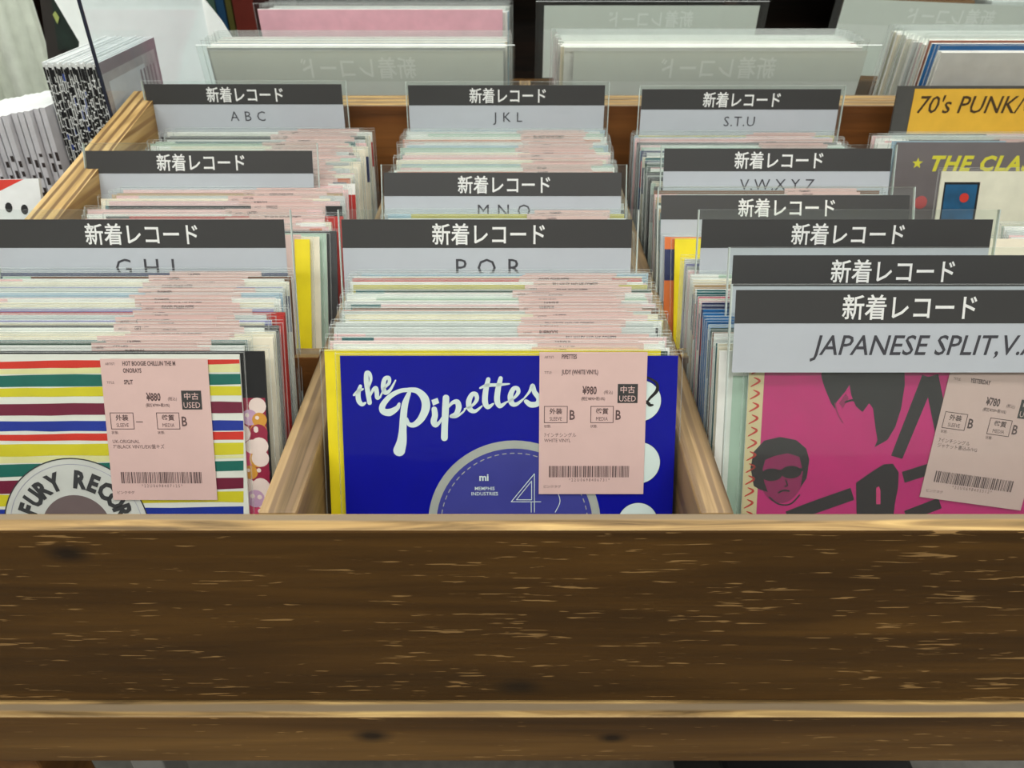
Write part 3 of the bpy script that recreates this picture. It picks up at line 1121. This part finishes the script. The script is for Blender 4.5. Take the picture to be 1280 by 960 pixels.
# middle bin
bPQ = solve_b(lean1, 262, DH, 0.33, 0.42)
divider(bPQ, lean1(bPQ), 416, 805, 'divider lettered P Q R, behind the blue script record', 'P Q R', letters_size=0.016)
bMN = solve_b(lean2, 206, 0.2185, 0.44, 0.6)
divider(bMN, lean2(bMN), 482, 778, 'divider lettered M N O', 'M N O', letters_size=0.0135, dh=0.2185)
bJK = solve_b(lean2, 102, 0.2265, 0.55, 0.76)
divider(bJK, lean2(bJK), 507, 762, 'divider lettered J K L, rearmost in the middle bin', 'J K L', letters_size=0.0125, dh=0.2265, mg=0.003)
# left bin
bGH = solve_b(lean1, 262, DH, 0.33, 0.42)
divider(bGH, lean1(bGH), -20, 370, 'divider lettered G H I, behind the striped record', 'G H I', letters_size=0.016)
bDE = solve_b(lean2, 179, 0.2185, 0.44, 0.66)
divider(bDE, lean2(bDE), 94, 406, 'divider standing between the G H I and A B C dividers', dh=0.2185)
bAB = solve_b(lean2, 101, 0.2275, 0.55, 0.76)
divider(bAB, lean2(bAB), 172, 437, 'divider lettered A B C, rearmost in its bin', 'A B C', letters_size=0.0125, dh=0.2275, mg=0.0028)

# ------------------------------------------------------------------ the ordinary records, bin by bin
# middle bin: behind the blue record
G = 'records behind the blue script record'
plain_record('middle', 0.2850, lean1(0.2850), '', G, 'yellow', -0.0045, False, 3, 0.008, 'yellow record directly behind the blue script record')
run('middle', 0.2885, bPQ - 0.0045, 30, lean1, 'the yellow record of the middle bin', G,
    ['dark green', 'white', 'white', 'pale pink', 'white', 'pale pink', 'pale grey', 'pale grey', 'charcoal grey', 'pale grey', 'white', 'olive yellow', 'cream', 'mint green',
     'pale grey', 'salmon', 'brown', 'pale pink', 'pale grey', 'cream'])
G = 'records between the P Q R and M N O dividers'
run('middle', 0.4425, bMN - 0.005, 9, lean2, 'the P Q R divider', G, ['mint green', 'pale pink', 'brown', 'cream'])
G = 'records between the M N O and J K L dividers'
c2 = ['pale blue', 'white', 'mint green', 'pale pink', 'white', 'pale blue', 'cream', 'white', 'pale pink', 'tan', 'salmon', 'cream']
run('middle', bMN + 0.005, 0.585, 13, lean2, 'the M N O divider', G, ['charcoal grey', 'white', 'cream'])
for i in range(30):
    b_ = 0.590 + (bJK - 0.004 - 0.590) * i / 29
    plain_record('middle', b_, lean2(b_), f'{ordinal(14 + i)} behind the M N O divider', G, c2[i % 12] if i % 3 else None)

# left bin
G = 'records behind the striped record'
run('left', 0.2900, bGH - 0.0045, 28, lean1, 'the black sweets record', G,
    ['charcoal grey', 'white', 'dark green', 'teal', 'cream', 'cream', 'cream', 'white', 'black', 'cream', 'lilac', 'pale grey', 'red', 'red', 'lilac',
     'pale grey', 'cream', 'white', 'pale pink', 'pale blue', 'white', 'pale grey'], tag_u=0.010, xf=lambda i: -0.009 if i < 4 else (0.0045 if i in (4, 5, 6, 8, 12, 13) else -0.003 + 0.002 * math.sin(i * 2.7)))
G = 'records behind the G H I divider'
plain_record('left', 0.4420, lean2(0.4420), '', G, 'yellow', -0.010, True, 3, 0, 'yellow record directly behind the G H I divider')
plain_record('left', 0.4465, lean2(0.4465), '', G, 'cream', -0.0035, True, 3, 0, 'cream record behind the yellow record near the G H I divider')
plain_record('left', 0.4510, lean2(0.4510), '', G, 'mint green', 0.001, False, 3, 0.004, 'mint green record two behind the yellow G H I record')
plain_record('left', 0.4555, lean2(0.4555), '', G, 'charcoal grey', 0.008, False, 3, 0.004, 'charcoal grey record three behind the yellow G H I record')
run('left', 0.4605, bDE - 0.005, 16, lean2, 'the charcoal record after the G H I divider', G, ['salmon', 'pale pink', 'white', 'cream', 'pale pink', 'red', 'white', 'pale pink'])
G = 'records in front of the A B C divider'
run('left', bDE + 0.005, bAB - 0.004, 34, lean2, 'the unlettered divider before A B C', G, ['pale pink', 'white', 'navy blue', 'salmon', 'white', 'cream', 'white', 'pale pink'])

# right bin
G = 'records behind the pink portrait record'
run('right', 0.2895, bD5 - 0.004, 8, lean1, 'the magenta portrait record', G, ['white', 'cream', 'teal', 'white', 'brown', 'bright blue', 'pale blue', 'bright blue'], xoff=-0.003)
run('right', bD5 + 0.004, bD4 - 0.0045, 12, lean1, 'the second JAPANESE SPLIT bin divider', G,
    ['bright blue', 'bright blue', 'navy blue', 'pale grey', 'cream', 'hot pink', 'pale pink', 'white', 'tan', 'cream'], xoff=-0.003)
run('right', bD4 + 0.0045, bD4 + 0.018, 4, lean1, 'the third JAPANESE SPLIT bin divider', G, ['white', 'pale grey', 'lilac', 'white'], xoff=-0.003)
G = 'records around the V W X Y Z divider'
plain_record('right', 0.4420, lean2(0.4420), '', G, 'yellow', 0.0030, False, 3, 0.004, 'bright yellow record next to the middle bin, before V W X Y Z')
plain_record('right', 0.4462, lean2(0.4462), '', G, 'orange', -0.0042, False, 1, 0.0, 'orange record directly behind the bright yellow record')
run('right', b3 + 0.006, b4 - 0.005, 12, lean2, 'the divider before V W X Y Z', G, ['cream', 'mint green'], xoff=-0.002)
G = 'records between the V W X Y Z and S T U dividers'
run('right', b4 + 0.005, b5 - 0.004, 36, lean2, 'the V W X Y Z divider', G, ['charcoal grey', 'charcoal grey', 'cream', 'mint green', 'cream'])

# far right bin
G = 'records in the bin of the punk sign'
run('far right', 0.30, 0.36, 6, lean1, 'the front board, punk sign bin', G)
plain_record('far right', 0.4430, lean2(0.4430), '', G, 'cream', -0.0035, True, 0, 0, 'cream record with red patch at the photo edge, punk sign bin')
G_FAR = G

# grey record lettered THE CLASH and cream record with blue picture
bT = solve_b(lean2, 178, SH, 0.50, 0.74)
fT = lean2(bT)
xa, xb = BINS['far right']
xT = on_card(bT, fT, 0, 1121, 182, w0)[0] + SW / 2
t_c = special('far right', bT, fT, xT, 'grey record with a star and yellow capital letters, before the punk sign')
mb = MB()
GRY = mat('mauve grey print', (120, 114, 116), 0.4)
YL2 = mat('lemon yellow print', (226, 220, 70), 0.5, var=0)
mb.box(-SW / 2, SW / 2, -STH / 2, STH / 2, 0, SH, GRY)
st = []
for k in range(10):
    a = R(90 + 36 * k)
    r_ = 0.0052 if k % 2 == 0 else 0.0022
    st.append((-SW / 2 + 0.022 + r_ * math.cos(a), SH - 0.0185 + r_ * math.sin(a)))
mb.poly(st, w0 + 0.0001, YL2)
mb.text('THE CLASH', -SW / 2 + 0.0345, SH - 0.0250, 0.0185, w0 + 0.0001, YL2, 'L', bold=0.04, shear=0.2, sx=1.04, spacing=1.14)
mb.disc(-0.06, 0.13, 0.006, w0 + 0.0001, mat('coral spot print', (196, 100, 100), 0.5))
mb.build('sleeve', t_c)
inst('plastic_sleeve', ME_PLASTIC, t_c)
bV = solve_b(lean2, 214, SH, 0.44, 0.74)
fV = lean2(bV)
xV = on_card(bV, fV, 0, 1176, 225, w0)[0] + SW / 2
t_v = special('far right', bV, fV, xV, 'cream record with small blue picture panel, before the yellow lettered grey record')
mb = MB()
CR2 = mat('cream cover print', (228, 226, 206), 0.45)
PIC = mat('blue picture print', (22, 88, 130), 0.45, var=0.2)
mb.box(-SW / 2, SW / 2, -STH / 2, STH / 2, 0, SH, CR2)
mb.rect(-SW / 2 + 0.0035, -SW / 2 + 0.034, SH - 0.06, SH - 0.009, w0 + 0.0001, BLK)
mb.rect(-SW / 2 + 0.0048, -SW / 2 + 0.032, SH - 0.058, SH - 0.011, w0 + 0.0002, PIC)
mb.disc(-SW / 2 + 0.022, SH - 0.022, 0.004, w0 + 0.0003, RED, 14)
mb.build('sleeve', t_v)
inst('plastic_sleeve', ME_PLASTIC, t_v)
run('far right', 0.450, 0.468, 5, lean2, 'the cream record with red patch', G_FAR, ['white', 'white', 'pale grey', 'white', 'mint green'], xoff=0.020)
run('far right', bT + 0.0045, 0.6945, 15, lean2, 'the yellow lettered grey record', 'records in front of the punk sign', ['pale blue', 'white', 'charcoal grey', 'white', 'cream', 'pale pink'])
# punk sign
bN = 0.7005
t = empty('genre_sign', (xa + 0.134, bN, ZC + FLOOR_Z), (-lean2(bN), 0, 0))
tag(t, 'dark divider with yellow 70\'s PUNK sign, rearmost in the far bin', 'sign')
mb = MB()
mb.box(-0.105, 0.082, -0.0012, 0.0012, 0, 0.226, mat('charcoal plate', (78, 78, 76), 0.35))
mb.build('plate', t)
mb = MB()
mb.box(-0.0895, 0.080, -0.0018, -0.0013, 0.1835, 0.2235, mat('amber sign paper', (226, 178, 60), 0.5))
mb.text("70's PUNK/G", -0.084, 0.2025, 0.0215, 0.0020, mat('brown black print', (70, 52, 30), 0.5, var=0), 'L', shear=0.2, bold=0.006, sx=0.95)
mb.build('sign_paper', t)
# (only the first letters can be seen in the photo)

# ------------------------------------------------------------------ large crate back to back with the first, seen from behind
LF = -0.465                     # inside bottom of the large crate
Y2 = Y_BACK + 0.0225
Y3 = 1.38
LX = (-0.362, 0.80)
LBINS = {'first': (-0.338, 0.013), 'second': (0.031, 0.386), 'third': (0.404, 0.776)}
lcr = empty('large_record_crate', (0.2, 1.08, ZC + LF - 0.012))
tag(lcr, 'wooden crate of large records, back to back with the small record crate', 'crate')
b = MB()
b.box(LX[0], LX[1], Y2, Y2 + 0.020, ZC + LF - 0.012, ZC - 0.190, M_INNER_X, top=M_EDGE_X, bevel=0.001)
part(b, 'back_panel', lcr)
b = MB()
b.box(LX[0], LX[1], Y2 + 0.0203, Y3, ZC + LF - 0.012, ZC + LF - 0.0005, M_INNER)
part(b, 'bottom_panel', lcr)
b = MB()
b.box(LX[0], LX[1], Y3 + 0.0003, Y3 + 0.015, ZC + LF - 0.012, ZC - 0.30, M_FRONT, bevel=0.001)
part(b, 'front_panel', lcr)
for xa_, xb_ in ((LX[0], -0.338), (0.013, 0.031), (0.386, 0.404), (0.776, LX[1])):
    b = MB()
    b.box(xa_, xb_, Y2 + 0.0203, Y3, ZC + LF, ZC - 0.30, M_INNER, top=M_EDGE_Y)
    part(b, 'partition', lcr)
ls = empty('low_stand', (0.2, 1.1, 0))
tag(ls, 'low wooden stand under the large record crate', 'stand')
b = MB()
b.box(LX[0], LX[1], Y2, Y3 + 0.015, ZC - 0.50, ZC + LF - 0.0125, M_INNER_X)
part(b, 'deck', ls)
for lx in (LX[0] + 0.01, LX[1] - 0.05):
    for ly in (Y2 + 0.01, Y3 - 0.04):
        b = MB()
        b.box(lx, lx + 0.04, ly, ly + 0.04, 0.0, ZC - 0.50, M_INNER, bevel=0.002)
        part(b, 'leg', ls)

LW, LH, LT = 0.313, 0.3135, 0.0025
_lp = {}


def lp_sleeve(cname):
    if cname not in _lp:
        m = _mats[cname + ' sleeve card']
        b = MB()
        b.box(-LW / 2, LW / 2, -LT / 2, LT / 2, 0, LH, M_PAPER, front=m, back=m)
        _lp[cname] = b.mesh('sleeve')
    return _lp[cname]


ME_LP_PLASTIC = plastic_mesh(0.322, 0.321, 0.0018)


def lp(binname, b, phi, label, cname, group, xoff=0.0, dz=0.0):
    xa_, xb_ = LBINS[binname]
    t = empty('long_play_record', ((xa_ + xb_) / 2 + xoff, b, ZC + LF + dz), (-phi, 0, math.pi))
    tag(t, label, 'record', group)
    inst('sleeve', lp_sleeve(cname), t)
    inst('plastic_sleeve', ME_LP_PLASTIC, t)
    return t


def lp_run(binname, b0, b1, n, p0, p1, colours, tail, group, first=1):
    for i in range(n):
        f = i / max(1, n - 1)
        c = colours[i % len(colours)]
        lp(binname, b0 + (b1 - b0) * f, R(p0 + (p1 - p0) * f), f'large {c} record, {ordinal(first + i)} {tail}', c, group,
           random.uniform(-0.004, 0.004), 0.0)


M_SHOW = mat('grey back of card', (230, 234, 229), 0.6, var=0.01)
M_SHOW2 = mat('pale back of card', (242, 245, 242), 0.6, var=0.01)
M_SHOWT = mat('faint show-through lettering', (250, 252, 250), 0.6, var=0)


def lp_divider(b, phi, px_l, px_r, label, h=0.318, roll=0.0):
    """a divider of the large crate seen from behind: the lettering shows through the card the wrong way round"""
    ytop, ztop = b - h * math.sin(phi), LF + h * math.cos(phi)
    d = ytop * CT - ztop * ST
    xc = ((px_l + px_r) / 2 - 640) / FPX * d
    dw = 0.33
    t = empty('large_divider', (xc, b, ZC + LF + abs(roll) * 0.165), (-phi, roll, math.pi))
    tag(t, label, 'divider', 'dividers of the large record crate seen from behind')
    m = MB()
    m.box(-dw / 2, dw / 2, -0.001, 0.001, 0, h, M_ACRYL, top=M_ACRYL_EDGE)
    m.build('acrylic_plate', t)
    m = MB()
    y1 = h - 0.006
    # card behind the plate as we see it; its printed front faces away from us
    m.box(-dw / 2 + 0.012, dw / 2 - 0.012, -0.0016, -0.0013, y1 - 0.10, y1, M_SHOW2, front=M_CARD)
    m.rect(-dw / 2 + 0.012, dw / 2 - 0.012, y1 - 0.032, y1, 0.0017, M_HEAD)
    m.text('新着レコード', 0, y1 - 0.027, 0.024, 0.0018, M_HEADTXT, 'C', bold=0.012, sx=0.86)
    # show-through on the back of the card
    m.add([(-dw / 2 + 0.012, -0.00122, y1 - 0.032), (dw / 2 - 0.012, -0.00122, y1 - 0.032), (dw / 2 - 0.012, -0.00122, y1), (-dw / 2 + 0.012, -0.00122, y1)], [(3, 2, 1, 0)], M_SHOW)
    vs, fs, wd = text2d('新着レコード', 0.012)
    m.add([((x - wd / 2) * 0.024 * 0.86, -0.00112, y1 - 0.027 + y * 0.024) for x, y in vs], [tuple(reversed(f)) for f in fs], M_SHOWT)
    m.build('card', t)
    return t


lp_divider(0.905, R(9), 240, 648, 'large divider with reversed faint lettering, behind the A B C divider')
lp_divider(0.905, R(9), 700, 1106, 'large divider with reversed faint lettering, behind the S T U divider')
lp_divider(1.235, R(6), 668, 964, 'large divider at the back of the large crate, above the middle records', h=0.312)
lp_divider(1.190, R(6), 1030, 1340, 'large divider tilted at the back of the large crate, above the punk sign', h=0.315, roll=R(-2.2))
G = 'large records seen from behind'
lp_run('first', 0.9130, 0.960, 8, 8.5, 7.5, ['pale grey', 'white', 'pale pink', 'pale blue', 'cream'], 'behind the reversed divider above A B C', G)
lp('first', 1.108, R(4.6), 'large pink record standing above the others, behind the A B C bin', 'rose pink', G, -0.006, 0.004)
lp_run('first', 1.113, 1.16, 8, 4.5, 4.0, ['white', 'pale blue', 'white', 'pale grey'], 'behind the standing large pink record', G)
lp_run('second', 0.9130, 0.972, 15, 8.5, 7.5, ['white', 'cream', 'pale grey', 'pale pink', 'white', 'pale pink', 'mint green', 'white'], 'behind the reversed divider above S T U', G)
lp('third', 0.866, R(6.4), 'large pale grey record in the large crate, nearest above the punk sign', 'pale grey', G)
lp('third', 0.873, R(6.4), 'large white record next to the bright blue large record', 'white', G)
lp('third', 0.890, R(6.3), 'large bright blue record above the punk sign', 'bright blue', G, 0.0, 0.004)
lp('third', 0.897, R(6.3), 'large salmon record directly behind the bright blue one', 'salmon', G, 0.0, 0.006)
lp_run('third', 0.905, 0.985, 20, 6.2, 6.0, ['cream', 'white', 'cream', 'pale pink', 'pale grey', 'white'], 'behind the large salmon record', G)

# ------------------------------------------------------------------ flyers beside the crate
M_TABLE = mat('grey table top', (150, 150, 146), 0.5)
ft = empty('flyer_table', (-0.62, 0.75, 0))
tag(ft, 'grey side table holding flyers beside the record crate', 'table')
b = MB()
b.box(-0.95, -0.366, 0.45, 1.02, ZC - 0.345, ZC - 0.325, M_TABLE, bevel=0.002)
part(b, 'table_top', ft)
for lx in (-0.94, -0.41):
    for ly in (0.46, 0.97):
        b = MB()
        b.box(lx, lx + 0.035, ly, ly + 0.035, 0, ZC - 0.345, M_TABLE, bevel=0.002)
        part(b, 'leg', ft)

FZ = ZC - 0.3248
M_FLY = mat('pale flyer paper', (206, 206, 212), 0.6)
M_FLYW = mat('white flyer paper', (222, 226, 226), 0.6)
M_FLYB = mat('plum flyer border', (112, 84, 100), 0.5)
M_FLYG = mat('grey flyer photo', (168, 158, 160), 0.5, var=0.12)
M_FLYD = mat('dark flyer photo', (40, 34, 36), 0.5)
M_FLYBLUE = mat('blue flyer print', (50, 72, 150), 0.5)


def flyer(x, y, w, h, thick, label, group, kind, rz=0.0, rx=0.0, lean=0.0, seed=0):
    """a sheet standing on edge: its plane runs away from the viewer, its near edge shows"""
    t = empty('flyer', (x, y, FZ), (rx, lean, rz))
    tag(t, label, 'flyer', group)
    rnd = random.Random(seed)
    m = MB()
    if kind == 'checked':      # printed to the edge: dashes of the picture show on the cut edge
        m.box(-thick / 2, thick / 2, 0, w, 0, h, M_FLYW)
        z = h - 0.006
        m.add([(-thick / 2, -0.0001, z - 0.004), (thick / 2, -0.0001, z - 0.004), (thick / 2, -0.0001, z + 0.002), (-thick / 2, -0.0001, z + 0.002)], [(0, 1, 2, 3)], BLK)
        z -= 0.004
        while z > 0.01:
            q = rnd.uniform(0.003, 0.009)
            a0 = -thick / 2 + rnd.choice((0, 0, thick * 0.45))
            m.add([(a0, -0.0001, z - q), (thick / 2, -0.0001, z - q), (thick / 2, -0.0001, z), (a0, -0.0001, z)], [(0, 1, 2, 3)], BLK if rnd.random() < 0.93 else M_FLYBLUE)
            z -= q + rnd.uniform(0.0006, 0.0018)
            if h * 0.36 < z < h * 0.36 + 0.006:
                m.add([(-thick / 2, -0.00012, z - 0.006), (thick / 2, -0.00012, z - 0.006), (thick / 2, -0.00012, z), (-thick / 2, -0.00012, z)], [(0, 1, 2, 3)], BLK)
                z -= 0.006
        # printed picture side (facing the crate)
        px = thick / 2 + 0.00012
        q = lambda a0, a1, z0, z1, e, mm: m.add([(px + e, a0, z0), (px + e, a1, z0), (px + e, a1, z1), (px + e, a0, z1)], [(0, 1, 2, 3)], mm)
        if seed:
            q = lambda *a: None
        q(0, w, 0, h, 0, M_FLYB)
        q(0.0, w - 0.006, 0.004, h - 0.010, 0.0001, M_FLYG)
        q(0.0, w * 0.55, 0.0, h * 0.42, 0.0002, M_FLYD)
        q(w * 0.42, w * 0.62, h * 0.3, h * 0.66, 0.0004, M_FLYD)
        q(0.012, w * 0.72, h * 0.70, h - 0.018, 0.0002, M_FLY)
        for i in range(9):
            q(0.006, w * 0.45, h * 0.42 + i * 0.0062, h * 0.42 + i * 0.0062 + 0.003, 0.0003, M_FLYB)
        for i in range(5):
            q(w * 0.62 + i * 0.008, w * 0.62 + i * 0.008 + 0.004, h * 0.45, h * 0.88, 0.0003, M_FLYB)
    else:
        m.box(-thick / 2, thick / 2, 0, w, 0, h, M_FLY, front=M_FLY, top=M_FLYW)
        z = h * rnd.uniform(0.70, 0.76)
        while z > h * 0.1:
            q = rnd.uniform(0.003, 0.009)
            m.add([(-thick * 0.1, -0.0001, z - q), (thick / 2, -0.0001, z - q), (thick / 2, -0.0001, z), (-thick * 0.1, -0.0001, z)], [(0, 1, 2, 3)], M_INK)
            z -= q + rnd.uniform(0.003, 0.012)
        m.add([(-thick / 2, -0.0001, h * 0.46), (thick / 2, -0.0001, h * 0.46), (thick / 2, -0.0001, h * 0.46 + 0.004), (-thick / 2, -0.0001, h * 0.46 + 0.004)], [(0, 1, 2, 3)], M_INK)
    m.build('sheet_block', t)
    return t


for i in range(26):
    nm = 'plum bordered flyer, rightmost of the black and white edged bundle' if i == 0 else f'black and white edged flyer, {ordinal(i + 1)} sheet from the crate side'
    flyer(-0.3745 - i * 0.0019, 0.7245 + 0.0006 * math.sin(i * 1.7), 0.128, 0.182 + 0.0012 * math.sin(i * 2.3), 0.0017, nm, 'flyers of the black and white edged bundle', 'checked',
          seed=i, lean=R(2))
for i in range(15):
    flyer(-0.4275 - i * 0.0058, 0.712 - 0.002 * i + 0.002 * math.sin(i * 2.1), 0.10, 0.147 - 0.0008 * i, 0.0048,
          f'pale grey booklet with text on its edge, {ordinal(i + 1)} from the crate side', 'pale booklets beside the crate', 'pale', seed=40 + i, lean=R(2))
# magazine lying at the front of the table
t = empty('magazine', (-0.452, 0.572, FZ), (R(-25), 0, R(4)))
tag(t, 'red white and blue magazine leaning beside the crate, before the pale booklets', 'magazine')
m = MB()
m.box(-0.062, 0.062, -0.002, 0.002, 0.001, 0.122, M_FLYW)
m.poly([(-0.062, 0.108), (0.020, 0.108), (0.050, 0.1215), (-0.062, 0.1215)], 0.0021, RED)
m.rect(-0.062, 0.062, 0.004, 0.088, 0.0021, BLU)
for i in range(9):
    m.disc(-0.052 + i * 0.0125, 0.097 + 0.002 * (i % 2), 0.0042, 0.0022, BLK, 10, ru=0.003)
m.build('pages', t)

# clear acrylic flyer holder and the white curved panel behind it
M_ACRYL2 = clear('clear flyer holder acrylic', tint=(0.93, 0.96, 0.97), haze=0.05, gloss_rough=0.06)
t = empty('flyer_holder', (-0.3655, 0.70, FZ))
tag(t, 'clear acrylic flyer holder around the black and white edged bundle', 'holder')
m = MB()
m.box(-0.0012, 0.0012, 0.02, 0.30, 0, 0.30, M_ACRYL2)
m.build('side_plate', t)
m = MB()
m.box(-0.0014, 0.0014, 0.0185, 0.0199, 0, 0.30, mat('dark acrylic cut edge', (40, 44, 60), 0.2, var=0))
m.build('plate_edge', t)


def panel_from(pts, y, thick, m, name, parent=None):
    """upright board at depth y with the outline read off the photograph"""
    P3 = [at_y(px, py, y) for px, py in pts]
    b = MB()
    n = len(P3)
    c = sum((p for p in P3), Vector()) / n
    vs = [(p.x - c.x, -thick / 2, p.z - c.z) for p in P3] + [(p.x - c.x, thick / 2, p.z - c.z) for p in P3]
    tri = tessellate_polygon([[Vector((p.x - c.x, p.z - c.z, 0)) for p in P3]])
    fs = [tuple(t) for t in tri] + [tuple(n + k for k in reversed(t)) for t in tri]
    fs += [(i, (i + 1) % n, n + (i + 1) % n, n + i) for i in range(n)]
    b.add(vs, fs, m)
    bm = bmesh.new()
    o = b.build(name, parent)
    bm.from_mesh(o.data)
    bmesh.ops.recalc_face_normals(bm, faces=bm.faces)
    bm.to_mesh(o.data)
    bm.free()
    o.location = (c.x, y, ZC + c.z)
    return o


M_WPANEL = mat('white glossy panel', (240, 247, 245), 0.25, var=0.02)
o = panel_from([(56, -6), (98, 53), (110, 330), (330, 330), (322, 110), (298, 62), (272, 25), (248, -2), (216, -40), (180, -70), (90, -75)], 1.00, 0.006, M_WPANEL, 'white_display_sheet')
tag(o, 'white glossy panel with curved edge standing behind the flyers', 'panel')
o.rotation_euler = (R(-14), 0, 0)

# ------------------------------------------------------------------ background
M_CURT = mat('pale green curtain cloth', (234, 243, 229), 0.8)
b = MB()
n = 90
x0c, x1c = -1.75, -0.705
vs, fs = [], []
for i in range(n + 1):
    x = x0c + (x1c - x0c) * i / n
    y = 1.25 + 0.014 * math.sin(i * 0.95) + 0.006 * math.sin(i * 2.2)
    vs += [(x, y, 0.05), (x + 0.006 * math.sin(i), y + 0.01, 2.3)]
for i in range(n):
    fs.append((2 * i, 2 * i + 2, 2 * i + 3, 2 * i + 1))
b.add(vs, fs, M_CURT)
o = b.build('curtain', smooth=True)
sm = o.modifiers.new('thickness', 'SOLIDIFY')
sm.thickness = 0.002
tag(o, 'pale green pleated curtain hanging at the far left', 'curtain')
rail = MB()
rail.box(-1.8, -0.74, 1.23, 1.27, 2.30, 2.33, mat('grey rail', (120, 120, 118), 0.4))
o = rail.build('curtain_rail')
tag(o, 'grey rail carrying the pale green curtain', 'rail')
# dark poster board between curtain and panel
M_DK = mat('dark green board', (34, 50, 44), 0.5, var=0.15)
o = panel_from([(49, -30), (63, 75), (150, 75), (150, -30)], 1.12, 0.012, mat('dark bronze frame', (52, 48, 46), 0.4), 'poster_board')
tag(o, 'dark framed poster board between curtain and white panel', 'board')
ins = panel_from([(62, -20), (73, 62), (140, 62), (140, -20)], 1.112, 0.002, M_DK, 'poster', None)
ins.parent = o
ins.location = Vector(ins.location) - Vector(o.location)
bl = panel_from([(66, 18), (72, 30), (74, 22), (69, 14)], 1.1095, 0.001, mat('yellow green leaf print', (176, 190, 110), 0.5), 'leaf_print')
bl.parent = o
bl.location = Vector(bl.location) - Vector(o.location)

# shelf at the back of the shop
M_SHELF = wood('dark shelf timber', (22, 14, 8), (36, 22, 12), (52, 32, 18), axis=0)
sh = empty('back_shelf', (0.4, 2.2, 0))
tag(sh, 'dark wooden shelf unit at the back of the shop', 'shelf')
SX0, SX1 = -1.2, 2.4
for nm, bx in (('back_board', (SX0, SX1, 2.42, 2.44, 0, 1.9)), ('side_board', (SX0, SX0 + 0.03, 2.0, 2.42, 0, 1.9)), ('side_board', (SX1 - 0.03, SX1, 2.0, 2.42, 0, 1.9)),
               ('shelf_board', (SX0 + 0.03, SX1 - 0.03, 2.0, 2.42, 0.56, 0.59)), ('shelf_board', (SX0 + 0.03, SX1 - 0.03, 2.0, 2.42, 1.10, 1.13)),
               ('shelf_board', (SX0 + 0.03, SX1 - 0.03, 2.0, 2.42, 0.05, 0.08)), ('shelf_board', (SX0 + 0.03, SX1 - 0.03, 2.0, 2.42, 1.87, 1.90)),
               ('upright', (0.50, 0.53, 2.0, 2.42, 0.59, 1.10))):
    b = MB()
    b.box(*bx, M_SHELF)
    part(b, nm, sh)
bk = [('dark teal', (20, 62, 66), -0.755, 0.04), ('sea green', (60, 86, 74), -0.719, 0.025), ('bottle blue', (18, 60, 92), -0.695, 0.02), ('olive', (74, 72, 26), -0.675, 0.014),
      ('dark red', (96, 30, 20), -0.640, 0.05), ('maroon', (50, 16, 14), -0.588, 0.05), ('dark slate', (36, 44, 46), -0.80, 0.045), ('black green', (24, 34, 30), -0.855, 0.05)]
for nm, c, x, w in bk:
    b = MB()
    b.box(-w / 2, w / 2, -0.10, 0.10, 0, 0.42, mat(nm + ' box card', c, 0.5), bevel=0.002)
    o = b.build('file_box')
    o.location = (x, 2.12, 0.591)
    tag(o, f'{nm} upright file box on the back shelf', 'box', 'file boxes on the back shelf')
for nm, c, x, w in (('brown wooden', (120, 84, 40), 0.98, 0.24), ('white', (210, 220, 216), 1.19, 0.10), ('dark green', (46, 66, 58), 1.36, 0.22), ('pale grey', (196, 206, 202), 1.52, 0.06), ('dull red', (120, 50, 56), 1.66, 0.18)):
    b = MB()
    b.box(-w / 2, w / 2, -0.10, 0.10, 0, 0.40, mat(nm + ' display box', c, 0.5), bevel=0.003)
    o = b.build('display_box')
    o.location = (x, 2.12, 0.591)
    tag(o, f'{nm} display box on the back shelf above the punk sign', 'box', 'display boxes on the back shelf')
